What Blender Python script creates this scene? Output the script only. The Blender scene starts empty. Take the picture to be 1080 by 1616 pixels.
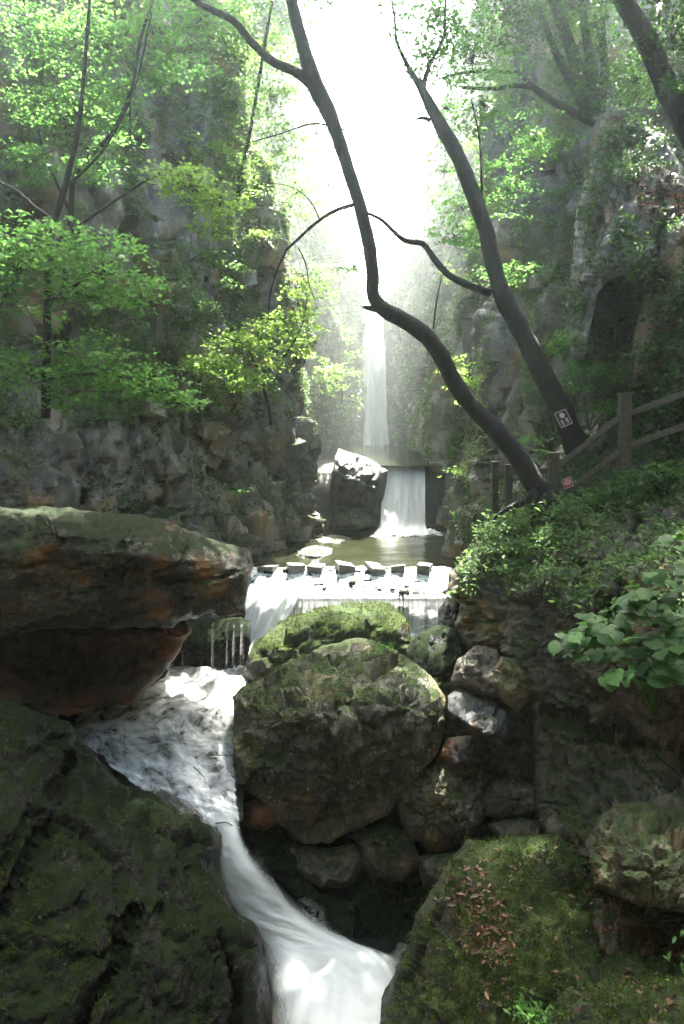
import bpy, math, random
import numpy as np
from mathutils import Vector

random.seed(7)
RNG = np.random.default_rng(7)
C = bpy.context.scene.collection
scene = bpy.context.scene

# ------------------------------------------------------------------ camera, sky, sun, exposure
F_PX, CX, CY = 1080.0, 540.0, 808.0
CAM = np.array([0.0, 0.0, 4.2])
PITCH = math.radians(9.87)
cam_data = bpy.data.cameras.new('camera')
cam_data.sensor_fit = 'VERTICAL'
cam_data.sensor_height = 36.0
cam_data.lens = F_PX / 1616.0 * 36.0
cam_data.clip_end = 1000.0
cam = bpy.data.objects.new('camera', cam_data)
C.objects.link(cam)
cam.location = CAM
cam.rotation_euler = (math.radians(90) - PITCH, 0, 0)
scene.camera = cam

SUN_EL, SUN_AZ = math.radians(55.0), math.radians(12.0)      # azimuth from +Y towards +X
world = bpy.data.worlds.new('World')
scene.world = world
world.use_nodes = True
wn = world.node_tree
wn.nodes.clear()
sky = wn.nodes.new('ShaderNodeTexSky')
sky.sky_type = 'NISHITA'
sky.sun_disc = False
sky.sun_elevation = SUN_EL
sky.sun_rotation = SUN_AZ
sky.dust_density = 4.0
sky.air_density = 0.7
sky.ozone_density = 0.6
bg = wn.nodes.new('ShaderNodeBackground')
bg.inputs['Strength'].default_value = 0.15
wo = wn.nodes.new('ShaderNodeOutputWorld')
wn.links.new(sky.outputs[0], bg.inputs['Color'])
wn.links.new(bg.outputs[0], wo.inputs['Surface'])

sd = bpy.data.lights.new('sun', 'SUN')
sd.energy = 5.0
sd.angle = math.radians(0.6)
sd.color = (1.0, 0.96, 0.89)
sun = bpy.data.objects.new('sun', sd)
C.objects.link(sun)
sdir = Vector((math.sin(SUN_AZ) * math.cos(SUN_EL), math.cos(SUN_AZ) * math.cos(SUN_EL), math.sin(SUN_EL)))
sun.rotation_euler = sdir.to_track_quat('Z', 'Y').to_euler()

scene.view_settings.view_transform = 'Standard'
scene.view_settings.look = 'None'
scene.view_settings.exposure = 3.8
scene.view_settings.gamma = 1.0
scene.view_settings.use_curve_mapping = False
scene.render.engine = 'CYCLES'
scene.cycles.max_bounces = 7
scene.cycles.diffuse_bounces = 3
scene.cycles.glossy_bounces = 2
scene.cycles.transmission_bounces = 3
scene.cycles.volume_bounces = 1
scene.cycles.transparent_max_bounces = 10
scene.cycles.sample_clamp_indirect = 6.0
scene.cycles.use_denoising = True
scene.cycles.caustics_reflective = False
scene.cycles.caustics_refractive = False

# ------------------------------------------------------------------ geometry of the view
_SP, _CP = math.sin(PITCH), math.cos(PITCH)

def ray(px, py):
    px = np.asarray(px, float); py = np.asarray(py, float)
    u = (px - CX) / F_PX; v = (CY - py) / F_PX
    return np.stack([u, v * _SP + _CP, v * _CP - _SP], -1)

def at(px, py, Y):
    """world point seen at photo pixel (px, py) at distance Y along the gorge"""
    d = ray(px, py)
    return CAM + d * (np.asarray(Y, float) / d[..., 1])[..., None]

def on_z(px, py, z):
    d = ray(px, py)
    return CAM + d * ((z - CAM[2]) / d[..., 2])[..., None]

# ------------------------------------------------------------------ noise
def _h(ix, iy, iz, seed):
    n = (ix * 73856093) ^ (iy * 19349663) ^ (iz * 83492791) ^ (seed * 2654435761)
    n = n & 0xffffffff
    n = ((n ^ (n >> 13)) * 1274126177) & 0xffffffff
    n = ((n ^ (n >> 15)) * 747796405) & 0xffffffff
    n = n ^ (n >> 16)
    return n / 4294967296.0

def vnoise(p, seed=0):
    i = np.floor(p).astype(np.int64)
    f = p - i
    f = f * f * f * (f * (f * 6 - 15) + 10)
    x, y, z = i[:, 0], i[:, 1], i[:, 2]
    r = 0
    for dx in (0, 1):
        wx = f[:, 0] if dx else 1 - f[:, 0]
        for dy in (0, 1):
            wy = f[:, 1] if dy else 1 - f[:, 1]
            for dz in (0, 1):
                wz = f[:, 2] if dz else 1 - f[:, 2]
                r = r + wx * wy * wz * _h(x + dx, y + dy, z + dz, seed)
    return r * 2 - 1

def fbm(p, octv=4, seed=0, gain=0.5):
    a, s, t = 1.0, 0, 0
    for o in range(octv):
        s = s + a * vnoise(p * (2.03 ** o) + 17.3 * o, seed + o)
        t += a
        a *= gain
    return s / t

def facet(p, seed=0, crack=0.25, tilt=0.7):
    """broken-rock noise: every Worley cell is a tilted block, joints between blocks are recessed"""
    i = np.floor(p).astype(np.int64)
    n = len(p)
    f1 = np.full(n, 9.0); f2 = np.full(n, 9.0)
    val = np.zeros(n)
    for dx in (-1, 0, 1):
        for dy in (-1, 0, 1):
            for dz in (-1, 0, 1):
                c = i + np.array([dx, dy, dz])
                x, y, z = c[:, 0], c[:, 1], c[:, 2]
                q = c + np.stack([_h(x, y, z, seed + 1), _h(x, y, z, seed + 2), _h(x, y, z, seed + 3)], 1)
                dv = p - q
                d = np.sqrt((dv * dv).sum(1))
                tl = np.stack([_h(x, y, z, seed + 4), _h(x, y, z, seed + 5), _h(x, y, z, seed + 6)], 1) * 2 - 1
                v = (_h(x, y, z, seed + 7) * 2 - 1) * 0.6 + (tl * dv).sum(1) * tilt
                near = d < f1
                f2 = np.where(near, f1, np.minimum(f2, d))
                val = np.where(near, v, val)
                f1 = np.where(near, d, f1)
    return val - crack * np.exp(-(f2 - f1) / 0.06)

# ------------------------------------------------------------------ mesh helpers
def mesh(name, V, faces, mat, smooth=False, uv=None):
    me = bpy.data.meshes.new(name)
    V = np.asarray(V, np.float32)
    if isinstance(faces, np.ndarray):
        k = faces.shape[1]
        nf = len(faces)
        me.vertices.add(len(V)); me.vertices.foreach_set('co', V.ravel())
        me.loops.add(nf * k); me.loops.foreach_set('vertex_index', faces.astype(np.int32).ravel())
        me.polygons.add(nf)
        me.polygons.foreach_set('loop_start', np.arange(0, nf * k, k, dtype=np.int32))
        me.update(calc_edges=True)
        loops = faces.ravel()
    else:
        me.from_pydata([tuple(map(float, v)) for v in V], [], faces)
        loops = np.array([i for f in faces for i in f])
    me.validate(verbose=False)
    if uv is not None and len(me.loops) == len(loops):
        l = me.uv_layers.new(name='flow')
        l.data.foreach_set('uv', np.asarray(uv, np.float32)[loops].ravel())
    if smooth:
        me.polygons.foreach_set('use_smooth', np.ones(len(me.polygons), bool))
    if mat is not None:
        me.materials.append(mat)
    return me

def link(name, me, parent=None, loc=None):
    o = bpy.data.objects.new(name, me)
    C.objects.link(o)
    if parent is not None:
        o.parent = parent
    if loc is not None:
        o.location = loc
    return o

def tag(o, label=None, cat=None, group=None, kind=None):
    if label: o['label'] = label
    if cat: o['category'] = cat
    if group: o['group'] = group
    if kind: o['kind'] = kind
    return o

def obj(name, V, faces, mat, parent=None, smooth=False, uv=None, origin=None):
    """one mesh object; vertices are given in world space, the origin goes to the thing's base (or the parent's origin)"""
    V = np.asarray(V, float)
    if parent is not None:
        org = np.array(parent.get('_org', (0, 0, 0)))
        o = link(name, mesh(name, V - org, faces, mat, smooth, uv), parent)
        o['_org'] = list(org)
        return o
    org = np.array([V[:, 0].mean(), V[:, 1].mean(), V[:, 2].min()]) if origin is None else np.array(origin, float)
    o = link(name, mesh(name, V - org, faces, mat, smooth, uv), None, org)
    o['_org'] = [float(t) for t in org]
    return o

def empty(name, org):
    o = bpy.data.objects.new(name, None)
    C.objects.link(o)
    o.empty_display_size = 0.1
    o.location = [float(t) for t in org]
    o['_org'] = [float(t) for t in org]
    return o

def grid_faces(nu, nv, off=0):
    a = (np.arange(nu - 1)[:, None] * nv + np.arange(nv - 1)[None, :]).ravel() + off
    return np.stack([a, a + nv, a + nv + 1, a + 1], 1)

def vnormals(V, Fq):
    n = np.cross(V[Fq[:, 2]] - V[Fq[:, 0]], V[Fq[:, 3]] - V[Fq[:, 1]])
    N = np.zeros_like(V)
    for k in range(4):
        np.add.at(N, Fq[:, k], n)
    return N / (np.linalg.norm(N, axis=1, keepdims=True) + 1e-9)

# ------------------------------------------------------------------ materials
class NT:
    def __init__(s, name):
        s.m = bpy.data.materials.new(name)
        s.m.use_nodes = True
        s.t = s.m.node_tree
        s.t.nodes.clear()
        s.out = s.t.nodes.new('ShaderNodeOutputMaterial')
        s.tc = s.t.nodes.new('ShaderNodeTexCoord')
        s.pos = s.t.nodes.new('ShaderNodeNewGeometry')
    def n(s, typ, **kw):
        nd = s.t.nodes.new('ShaderNode' + typ)
        for k, v in kw.items():
            setattr(nd, k, v)
        return nd
    def set(s, sock, v):
        if isinstance(v, bpy.types.NodeSocket):
            s.t.links.new(v, sock)
        else:
            sock.default_value = v
    def noise(s, scale, detail=4, rough=0.55, vec=None, dist=0.0, stretch=None, off=0):
        nd = s.n('TexNoise')
        v = vec or s.pos.outputs['Position']
        if stretch or off:
            mp = s.n('Mapping')
            s.set(mp.inputs['Vector'], v)
            if stretch: mp.inputs['Scale'].default_value = stretch
            mp.inputs['Location'].default_value = (off, off * 1.7, off * 0.6)
            v = mp.outputs[0]
        s.set(nd.inputs['Vector'], v)
        nd.inputs['Scale'].default_value = scale
        nd.inputs['Detail'].default_value = detail
        nd.inputs['Roughness'].default_value = rough
        nd.inputs['Distortion'].default_value = dist
        return nd.outputs['Fac']
    def math(s, op, a, b=0.0, clamp=False):
        nd = s.n('Math', operation=op)
        nd.use_clamp = clamp
        s.set(nd.inputs[0], a); s.set(nd.inputs[1], b)
        return nd.outputs[0]
    def step(s, v, lo, hi):
        nd = s.n('MapRange', interpolation_type='SMOOTHSTEP')
        s.set(nd.inputs['Value'], v)
        nd.inputs['From Min'].default_value = lo; nd.inputs['From Max'].default_value = hi
        return nd.outputs[0]
    def rng(s, v, lo, hi, a, b):
        nd = s.n('MapRange')
        s.set(nd.inputs['Value'], v)
        nd.inputs['From Min'].default_value = lo; nd.inputs['From Max'].default_value = hi
        nd.inputs['To Min'].default_value = a; nd.inputs['To Max'].default_value = b
        return nd.outputs[0]
    def mix(s, f, a, b):
        nd = s.n('Mix', data_type='RGBA')
        s.set(nd.inputs[0], f)
        for k, v in ((6, a), (7, b)):
            s.set(nd.inputs[k], v if isinstance(v, bpy.types.NodeSocket) else (*v, 1.0))
        return nd.outputs[2]
    def bsdf(s, color, rough=0.6, spec=0.5, normal=None, **kw):
        b = s.n('BsdfPrincipled')
        s.set(b.inputs['Base Color'], color if isinstance(color, bpy.types.NodeSocket) else (*color, 1.0))
        s.set(b.inputs['Roughness'], rough)
        s.set(b.inputs['Specular IOR Level'], spec)
        if normal is not None:
            s.set(b.inputs['Normal'], normal)
        for k, v in kw.items():
            s.set(b.inputs[k], v)
        return b.outputs[0]
    def bump(s, h, strength=0.5, dist=0.03, prev=None):
        b = s.n('Bump')
        s.set(b.inputs['Height'], h)
        b.inputs['Strength'].default_value = strength
        b.inputs['Distance'].default_value = dist
        if prev is not None: s.set(b.inputs['Normal'], prev)
        return b.outputs[0]
    def done(s, sh):
        s.t.links.new(sh, s.out.inputs['Surface'])
        return s.m

def rock_mat(name, dark, light, moss=0.0, rust=0.0, lichen=0.2, wet=0.5, scale=1.0, mossc=((0.014, 0.028, 0.004), (0.050, 0.080, 0.009)), rustc=(0.30, 0.12, 0.03), warm=(0.16, 0.13, 0.07), strata=0.0, moss_lo=0.25, frag=0.0, spec=0.5):
    t = NT(name)
    n1 = t.noise(1.3 * scale, 6, 0.65)
    n2 = t.noise(7.0 * scale, 6, 0.7)
    n3 = t.noise(38.0 * scale, 4, 0.7)
    col = t.mix(t.step(n1, 0.32, 0.68), dark, light)
    col = t.mix(t.math('MULTIPLY', t.step(n2, 0.45, 0.7), 0.55), col, warm)
    col = t.mix(t.math('MULTIPLY', t.step(n3, 0.42, 0.66), 0.6), col, tuple(c * 0.35 for c in dark))
    vb = None
    if frag:
        wp = t.n('Mix', data_type='VECTOR')
        nz = t.n('TexNoise'); t.set(nz.inputs['Vector'], t.pos.outputs['Position']); nz.inputs['Scale'].default_value = 3.0
        t.set(wp.inputs[0], 0.12); t.set(wp.inputs[4], t.pos.outputs['Position']); t.set(wp.inputs[5], nz.outputs['Color'])
        hs = []
        for (sc, amt) in ((1.5, 0.8), (4.2, 0.9)):
            mp = t.n('Mapping'); t.set(mp.inputs['Vector'], wp.outputs[1]); mp.inputs['Scale'].default_value = (1.0, 1.0, 0.42); mp.inputs['Rotation'].default_value = (0.2, 0.25, 0.4)
            vo = t.n('TexVoronoi'); t.set(vo.inputs['Vector'], mp.outputs[0]); vo.inputs['Scale'].default_value = sc
            sp = t.n('SeparateColor'); t.set(sp.inputs[0], vo.outputs['Color'])
            col = t.mix(t.math('MULTIPLY', t.step(sp.outputs[0], 0.55, 0.95), frag * amt), col, tuple(min(1, c * 1.7) for c in light))
            col = t.mix(t.math('MULTIPLY', t.step(sp.outputs[1], 0.55, 0.95), frag * amt), col, tuple(c * 0.5 for c in dark))
            hs.append(t.math('MULTIPLY', sp.outputs[2], 1.0 / sc)); hs.append(t.math('MULTIPLY', vo.outputs['Distance'], -0.6 / sc))
        vb = hs[0]
        for q in hs[1:]: vb = t.math('ADD', vb, q)
    if strata:
        ns = t.noise(2.2 * scale, 5, 0.6, stretch=(0.35, 0.35, 5.0), dist=0.4)
        col = t.mix(t.math('MULTIPLY', t.step(ns, 0.5, 0.66), strata), col, tuple(c * 0.4 for c in dark))
    if rust:
        nr = t.noise(0.9 * scale, 5, 0.6, off=7.1)
        col = t.mix(t.math('MULTIPLY', t.step(nr, 0.60 - 0.16 * rust, 0.72 - 0.1 * rust), 0.85), col, rustc)
    if lichen:
        nl = t.noise(19.0 * scale, 6, 0.8, off=3.3)
        nl2 = t.noise(2.4 * scale, 3, 0.6, off=9.2)
        lf = t.math('MULTIPLY', t.step(nl, 0.54, 0.60), t.step(nl2, 0.42, 0.60))
        col = t.mix(t.math('MULTIPLY', lf, lichen), col, (0.30, 0.31, 0.23))
    rough = t.rng(t.noise(5.0 * scale, 4, 0.7, off=5.0), 0.3, 0.7, 0.60 - 0.46 * wet, 0.92 - 0.42 * wet)
    h = t.math('ADD', t.math('MULTIPLY', n2, 0.7), t.math('MULTIPLY', n3, 0.3))
    if moss:
        sep = t.n('SeparateXYZ')
        t.set(sep.inputs[0], t.pos.outputs['Normal'])
        mn = t.noise(2.6 * scale, 6, 0.7, off=1.7)
        mv = t.math('ADD', t.math('MULTIPLY', sep.outputs['Z'], 0.55), t.math('MULTIPLY', mn, 1.3))
        mf = t.step(mv, 1.22 - 0.75 * moss + moss_lo - 0.25, 1.40 - 0.75 * moss + moss_lo - 0.25)
        mcol = t.mix(t.step(t.noise(9.0 * scale, 5, 0.7, off=2.2), 0.35, 0.65), mossc[0], mossc[1])
        col = t.mix(mf, col, mcol)
        rough = t.math('MAXIMUM', rough, t.math('MULTIPLY', mf, 0.92))
        fuzz = t.noise(90.0 * scale, 3, 0.8)
        h = t.math('ADD', h, t.math('MULTIPLY', t.math('MULTIPLY', fuzz, mf), 0.8))
    nb = t.bump(vb, 0.8, 0.6) if vb is not None else None
    nb = t.bump(h, 1.0, 0.06 / max(scale, 0.5), nb)
    return t.done(t.bsdf(col, rough, spec, nb))

def leaf_mat(name, dark, light, trans=0.55, tint=1.6):
    t = NT(name)
    r = t.pos.outputs['Random Per Island']
    col = t.mix(r, dark, light)
    big = t.noise(0.8, 2)
    col = t.mix(t.math('MULTIPLY', t.step(big, 0.4, 0.65), 0.5), col, light)
    b = t.bsdf(col, 0.5, 0.25)
    tr = t.n('BsdfTranslucent')
    tcol = t.mix(0.5, col, tuple(min(1, c * tint) for c in light))
    t.set(tr.inputs['Color'], tcol)
    mx = t.n('MixShader')
    mx.inputs[0].default_value = trans
    t.t.links.new(b, mx.inputs[1]); t.t.links.new(tr.outputs[0], mx.inputs[2])
    return t.done(mx.outputs[0])

def bark_mat(name, dark, light, moss=0.0):
    t = NT(name)
    n = t.noise(6.0, 6, 0.7, stretch=(1, 1, 0.3))
    n2 = t.noise(30.0, 4, 0.7, stretch=(1, 1, 0.35))
    col = t.mix(t.step(n, 0.35, 0.68), dark, light)
    if moss:
        col = t.mix(t.math('MULTIPLY', t.step(t.noise(2.0, 5, 0.7, off=4.0), 0.5, 0.68), moss), col, (0.05, 0.075, 0.02))
    nb = t.bump(t.math('ADD', n, t.math('MULTIPLY', n2, 0.7)), 1.0, 0.07)
    return t.done(t.bsdf(col, 0.75, 0.35, nb))

def water_white(name, alpha_lo, alpha_hi, *a_, relief=0.35, **k_):
    return _water_white(name, alpha_lo, alpha_hi, *a_, relief=relief, **k_)

def _water_white(name, alpha_lo, alpha_hi, across=14.0, along=0.5, body=(0.93, 0.95, 0.93), edge=0.18, thr=(0.3, 0.62), rough=0.45, shade=0.75, swirl=0.3, relief=0.35, trans=0.5):
    """falling or foaming water: UV x = across the flow in metres, y = along it in metres; colour attribute-free"""
    t = NT(name)
    uv = t.n('UVMap'); uv.uv_map = 'flow'
    sep = t.n('SeparateXYZ'); t.set(sep.inputs[0], uv.outputs[0])
    n = t.noise(1.0, 6, 0.62, vec=uv.outputs[0], stretch=(across, along, 1.0), dist=swirl)
    n2 = t.noise(1.0, 4, 0.6, vec=uv.outputs[0], stretch=(across * 0.25, along * 0.9, 1.0), dist=swirl * 2, off=5.5)
    v = t.math('ADD', t.math('MULTIPLY', n, 0.55), t.math('MULTIPLY', n2, 0.45))
    st = t.step(v, thr[0], thr[1])
    col = t.mix(st, tuple(c * shade for c in body), body)
    nb = t.bump(v, relief, 0.06)
    b = t.bsdf(col, rough, 0.4, nb)
    tr = t.n('BsdfTranslucent'); t.set(tr.inputs['Color'], (*body, 1.0))
    m1 = t.n('MixShader'); m1.inputs[0].default_value = trans
    t.t.links.new(b, m1.inputs[1]); t.t.links.new(tr.outputs[0], m1.inputs[2])
    # thin at the sides: attribute 'thin' holds 0 at the rim and 1 inside
    at_ = t.n('Attribute'); at_.attribute_name = 'thin'
    a = t.rng(st, 0.0, 1.0, alpha_lo, alpha_hi)
    rim = t.step(t.math('ADD', at_.outputs['Fac'], t.math('MULTIPLY', t.math('SUBTRACT', v, 0.5), 1.3)), 0.05, edge + 0.05)
    a = t.math('MULTIPLY', a, rim)
    tp = t.n('BsdfTransparent')
    m2 = t.n('MixShader')
    t.set(m2.inputs[0], a)
    t.t.links.new(tp.outputs[0], m2.inputs[1]); t.t.links.new(m1.outputs[0], m2.inputs[2])
    return t.done(m2.outputs[0])

def plain(name, col, rough=0.6, nscale=20, var=0.4, bumpd=0.004, metal=0.0):
    t = NT(name)
    n = t.noise(nscale, 5, 0.65)
    c = t.mix(t.step(n, 0.35, 0.7), tuple(x * (1 - var) for x in col), col)
    return t.done(t.bsdf(c, rough, 0.4, t.bump(n, 0.5, bumpd), Metallic=metal))

M = {}
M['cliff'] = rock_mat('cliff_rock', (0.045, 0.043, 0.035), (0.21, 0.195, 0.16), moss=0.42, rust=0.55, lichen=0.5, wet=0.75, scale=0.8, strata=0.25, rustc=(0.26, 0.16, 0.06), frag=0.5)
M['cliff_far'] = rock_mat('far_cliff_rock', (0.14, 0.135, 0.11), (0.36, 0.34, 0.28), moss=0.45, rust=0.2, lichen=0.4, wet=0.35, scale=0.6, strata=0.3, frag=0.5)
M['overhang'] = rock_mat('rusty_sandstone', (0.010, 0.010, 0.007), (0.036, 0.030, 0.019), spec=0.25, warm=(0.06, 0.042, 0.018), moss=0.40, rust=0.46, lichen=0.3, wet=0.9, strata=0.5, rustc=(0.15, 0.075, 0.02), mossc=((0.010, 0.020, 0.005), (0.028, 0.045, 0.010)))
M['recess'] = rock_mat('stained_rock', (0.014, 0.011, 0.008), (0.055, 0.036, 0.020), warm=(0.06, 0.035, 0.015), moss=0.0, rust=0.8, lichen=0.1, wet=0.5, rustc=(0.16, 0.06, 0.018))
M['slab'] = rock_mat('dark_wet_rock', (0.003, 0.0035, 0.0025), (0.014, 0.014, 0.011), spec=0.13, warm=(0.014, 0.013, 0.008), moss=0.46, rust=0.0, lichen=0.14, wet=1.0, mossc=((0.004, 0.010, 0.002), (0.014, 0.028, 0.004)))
M['mossy'] = rock_mat('mossy_rock', (0.020, 0.021, 0.015), (0.10, 0.095, 0.058), spec=0.35, warm=(0.10, 0.085, 0.035), moss=0.26, rust=0.42, lichen=0.9, wet=0.75, rustc=(0.17, 0.13, 0.04))
M['mossy2'] = rock_mat('very_mossy_rock', (0.018, 0.019, 0.014), (0.06, 0.06, 0.048), spec=0.3, warm=(0.06, 0.05, 0.028), moss=0.50, rust=0.1, lichen=0.6, wet=0.5)
M['grey'] = rock_mat('grey_slate', (0.018, 0.021, 0.022), (0.06, 0.064, 0.065), warm=(0.035, 0.032, 0.025), moss=0.1, rust=0.1, lichen=0.2, wet=0.6, scale=1.4)
M['brown'] = rock_mat('brown_stone', (0.03, 0.025, 0.017), (0.09, 0.075, 0.048), warm=(0.08, 0.06, 0.03), moss=0.15, rust=0.4, lichen=0.2, wet=0.5, scale=1.4, rustc=(0.2, 0.12, 0.05))
M['ochre'] = rock_mat('ochre_stone', (0.07, 0.06, 0.03), (0.17, 0.145, 0.07), moss=0.3, rust=0.3, lichen=0.3, wet=0.4, scale=1.3, rustc=(0.25, 0.17, 0.06))
M['outcrop'] = rock_mat('outcrop_rock', (0.018, 0.017, 0.012), (0.080, 0.072, 0.046), warm=(0.075, 0.058, 0.03), moss=0.42, rust=0.45, lichen=0.4, wet=0.65, strata=0.3, rustc=(0.18, 0.12, 0.045), frag=0.5)
M['buttress'] = rock_mat('buttress_rock', (0.03, 0.033, 0.03), (0.11, 0.115, 0.10), moss=0.5, rust=0.1, lichen=0.5, wet=0.4, strata=0.4, frag=0.35)
M['olive'] = rock_mat('olive_rock', (0.024, 0.023, 0.010), (0.075, 0.07, 0.03), warm=(0.07, 0.055, 0.02), moss=0.45, rust=0.2, lichen=0.3, wet=0.5, frag=0.3, rustc=(0.16, 0.11, 0.04))
M['fallrock'] = rock_mat('dark_fall_rock', (0.016, 0.014, 0.012), (0.05, 0.044, 0.038), warm=(0.04, 0.032, 0.022), moss=0.1, rust=0.0, lichen=0.3, wet=0.8, scale=1.2)  # even dark brown-grey colour for rocks by the fall and pool
M['stepstone'] = rock_mat('cut_stone', (0.05, 0.048, 0.042), (0.14, 0.135, 0.12), moss=0.1, lichen=0.3, wet=0.6, scale=2.0)
M['wet'] = rock_mat('glistening_wet_rock', (0.004, 0.0045, 0.0035), (0.018, 0.018, 0.015), spec=0.9, warm=(0.014, 0.013, 0.008), moss=0.15, lichen=0.1, wet=1.15, scale=1.6)
M['soil'] = rock_mat('stream_bed', (0.015, 0.015, 0.012), (0.05, 0.045, 0.035), moss=0.0, lichen=0.1, wet=0.5)
M['bark'] = bark_mat('dark_bark', (0.004, 0.004, 0.0035), (0.018, 0.017, 0.013), 0.12)
M['bark2'] = bark_mat('grey_bark', (0.006, 0.006, 0.005), (0.028, 0.026, 0.021), 0.2)
M['twig'] = bark_mat('twig_bark', (0.02, 0.018, 0.014), (0.07, 0.06, 0.045))
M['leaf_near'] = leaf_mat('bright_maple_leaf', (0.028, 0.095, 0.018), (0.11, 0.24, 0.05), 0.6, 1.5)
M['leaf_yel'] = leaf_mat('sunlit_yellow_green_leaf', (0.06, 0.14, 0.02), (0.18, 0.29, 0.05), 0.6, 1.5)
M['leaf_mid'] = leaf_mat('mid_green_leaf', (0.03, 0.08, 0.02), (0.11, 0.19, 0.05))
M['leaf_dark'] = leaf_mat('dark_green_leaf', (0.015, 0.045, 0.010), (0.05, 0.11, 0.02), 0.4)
M['leaf_ivy'] = leaf_mat('creeper_leaf', (0.03, 0.07, 0.015), (0.17, 0.24, 0.09), 0.5)
def broad_mat():
    t = NT('broad_leaf')
    oi = t.n('ObjectInfo')
    col = t.mix(oi.outputs['Random'], (0.012, 0.055, 0.010), (0.045, 0.125, 0.022))
    col = t.mix(t.math('MULTIPLY', t.step(t.noise(26.0, 4, 0.7), 0.5, 0.72), 0.5), col, (0.11, 0.17, 0.03))
    w = t.n('TexWave'); w.inputs['Scale'].default_value = 3.2; w.inputs['Distortion'].default_value = 2.0
    t.set(w.inputs['Vector'], t.tc.outputs['Object'])
    b = t.bsdf(col, 0.5, 0.22, t.bump(w.outputs['Fac'], 0.12, 0.01))
    tr = t.n('BsdfTranslucent'); t.set(tr.inputs['Color'], t.mix(0.5, col, (0.11, 0.26, 0.04)))
    mx = t.n('MixShader'); mx.inputs[0].default_value = 0.4
    t.t.links.new(b, mx.inputs[1]); t.t.links.new(tr.outputs[0], mx.inputs[2])
    return t.done(mx.outputs[0])
M['leaf_broad'] = broad_mat()
M['leaf_dry'] = leaf_mat('dry_leaf', (0.022, 0.011, 0.006), (0.13, 0.065, 0.030), 0.1, 1.0)
M['moss_tuft'] = leaf_mat('moss_blade', (0.016, 0.034, 0.004), (0.065, 0.105, 0.010), 0.3)
M['fall'] = water_white('white_falling_water', 0.75, 0.98, 8.0, 0.35, shade=0.9)
M['veil'] = water_white('thin_water_veil', 0.25, 0.92, 15.0, 0.12, thr=(0.36, 0.62))
M['foam'] = water_white('foaming_water', 0.22, 0.97, 3.0, 1.7, thr=(0.37, 0.60), edge=0.35, swirl=1.6, shade=0.88, trans=0.15, body=(0.80, 0.83, 0.82))
M['thread'] = water_white('thin_water_thread', 0.0, 0.5, 22.0, 0.2, thr=(0.4, 0.7), edge=0.8)
M['chute'] = water_white('silky_water', 0.62, 0.96, 2.2, 0.35, thr=(0.2, 0.7), edge=0.8, shade=0.86, swirl=0.8, rough=0.8, relief=0.08, trans=0.12, body=(0.66, 0.71, 0.69))
M['apron'] = water_white('thin_apron_water', 0.05, 0.95, 3.5, 1.6, thr=(0.38, 0.56), edge=0.3, swirl=1.5, shade=0.8, trans=0.15, body=(0.74, 0.77, 0.76))
M['wood'] = plain('weathered_railing_wood', (0.075, 0.07, 0.045), 0.75, 14, 0.5, 0.006)

def water_mat():
    t = NT('pool_water')
    n = t.noise(2.2, 4, 0.55, stretch=(1.0, 3.0, 1.0), dist=0.4)
    n2 = t.noise(11.0, 3, 0.55, stretch=(0.8, 2.2, 1.0))
    h = t.math('ADD', n, t.math('MULTIPLY', n2, 0.3))
    col = t.mix(t.step(t.noise(0.6, 3), 0.3, 0.7), (0.012, 0.014, 0.007), (0.022, 0.024, 0.011))
    return t.done(t.bsdf(col, 0.09, 0.6, t.bump(h, 0.22, 0.05), IOR=1.33))
M['pool'] = water_mat()
def still_mat():
    t = NT('dark_still_water')
    return t.done(t.bsdf((0.006, 0.009, 0.007), 0.12, 0.5, t.bump(t.noise(3.0, 3), 0.15, 0.03), IOR=1.33))
M['still'] = still_mat()

# ------------------------------------------------------------------ the gorge: ground sheet and cliff walls
LEFT_PATH = [(-7.5, -16), (-7.6, -8), (-7.4, 0), (-7.2, 6), (-6.9, 9.5), (-6.0, 12.5), (-4.0, 15.2), (-2.2, 17.4), (-0.75, 19.6), (-0.55, 21.0), (-1.25, 22.6), (-1.1, 25.5), (-0.1, 29.2), (0.95, 31.6)]
LEFT_LEAN = [0.05, 0.05, .05, .08, .10, .10, .12, .13, .14, .14, .16, .17, .18, .18]
RIGHT_PATH = [(2.15, 31.6), (2.5, 29.8), (2.95, 27.4), (2.8, 24.5), (2.75, 21.9), (3.25, 20.6), (3.55, 19.4), (3.15, 18.3), (3.3, 16.6), (4.3, 14.9), (5.5, 13.2), (6.6, 10.5), (7.0, 6), (7.2, 0), (7.4, -8), (7.4, -16)]
RIGHT_LEAN = [.18, .18, .18, .17, .16, .15, .14, .12, .16, .28, .30, .25, .18, .1, .05, .05]

def resample(path, lean, step):
    P = np.array(path, float); L = np.array(lean, float)
    seg = np.linalg.norm(np.diff(P, axis=0), axis=1)
    s = np.concatenate([[0], np.cumsum(seg)])
    t = np.linspace(0, s[-1], int(s[-1] / step) + 1)
    return np.stack([np.interp(t, s, P[:, 0]), np.interp(t, s, P[:, 1])], 1), np.interp(t, s, L)

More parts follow.
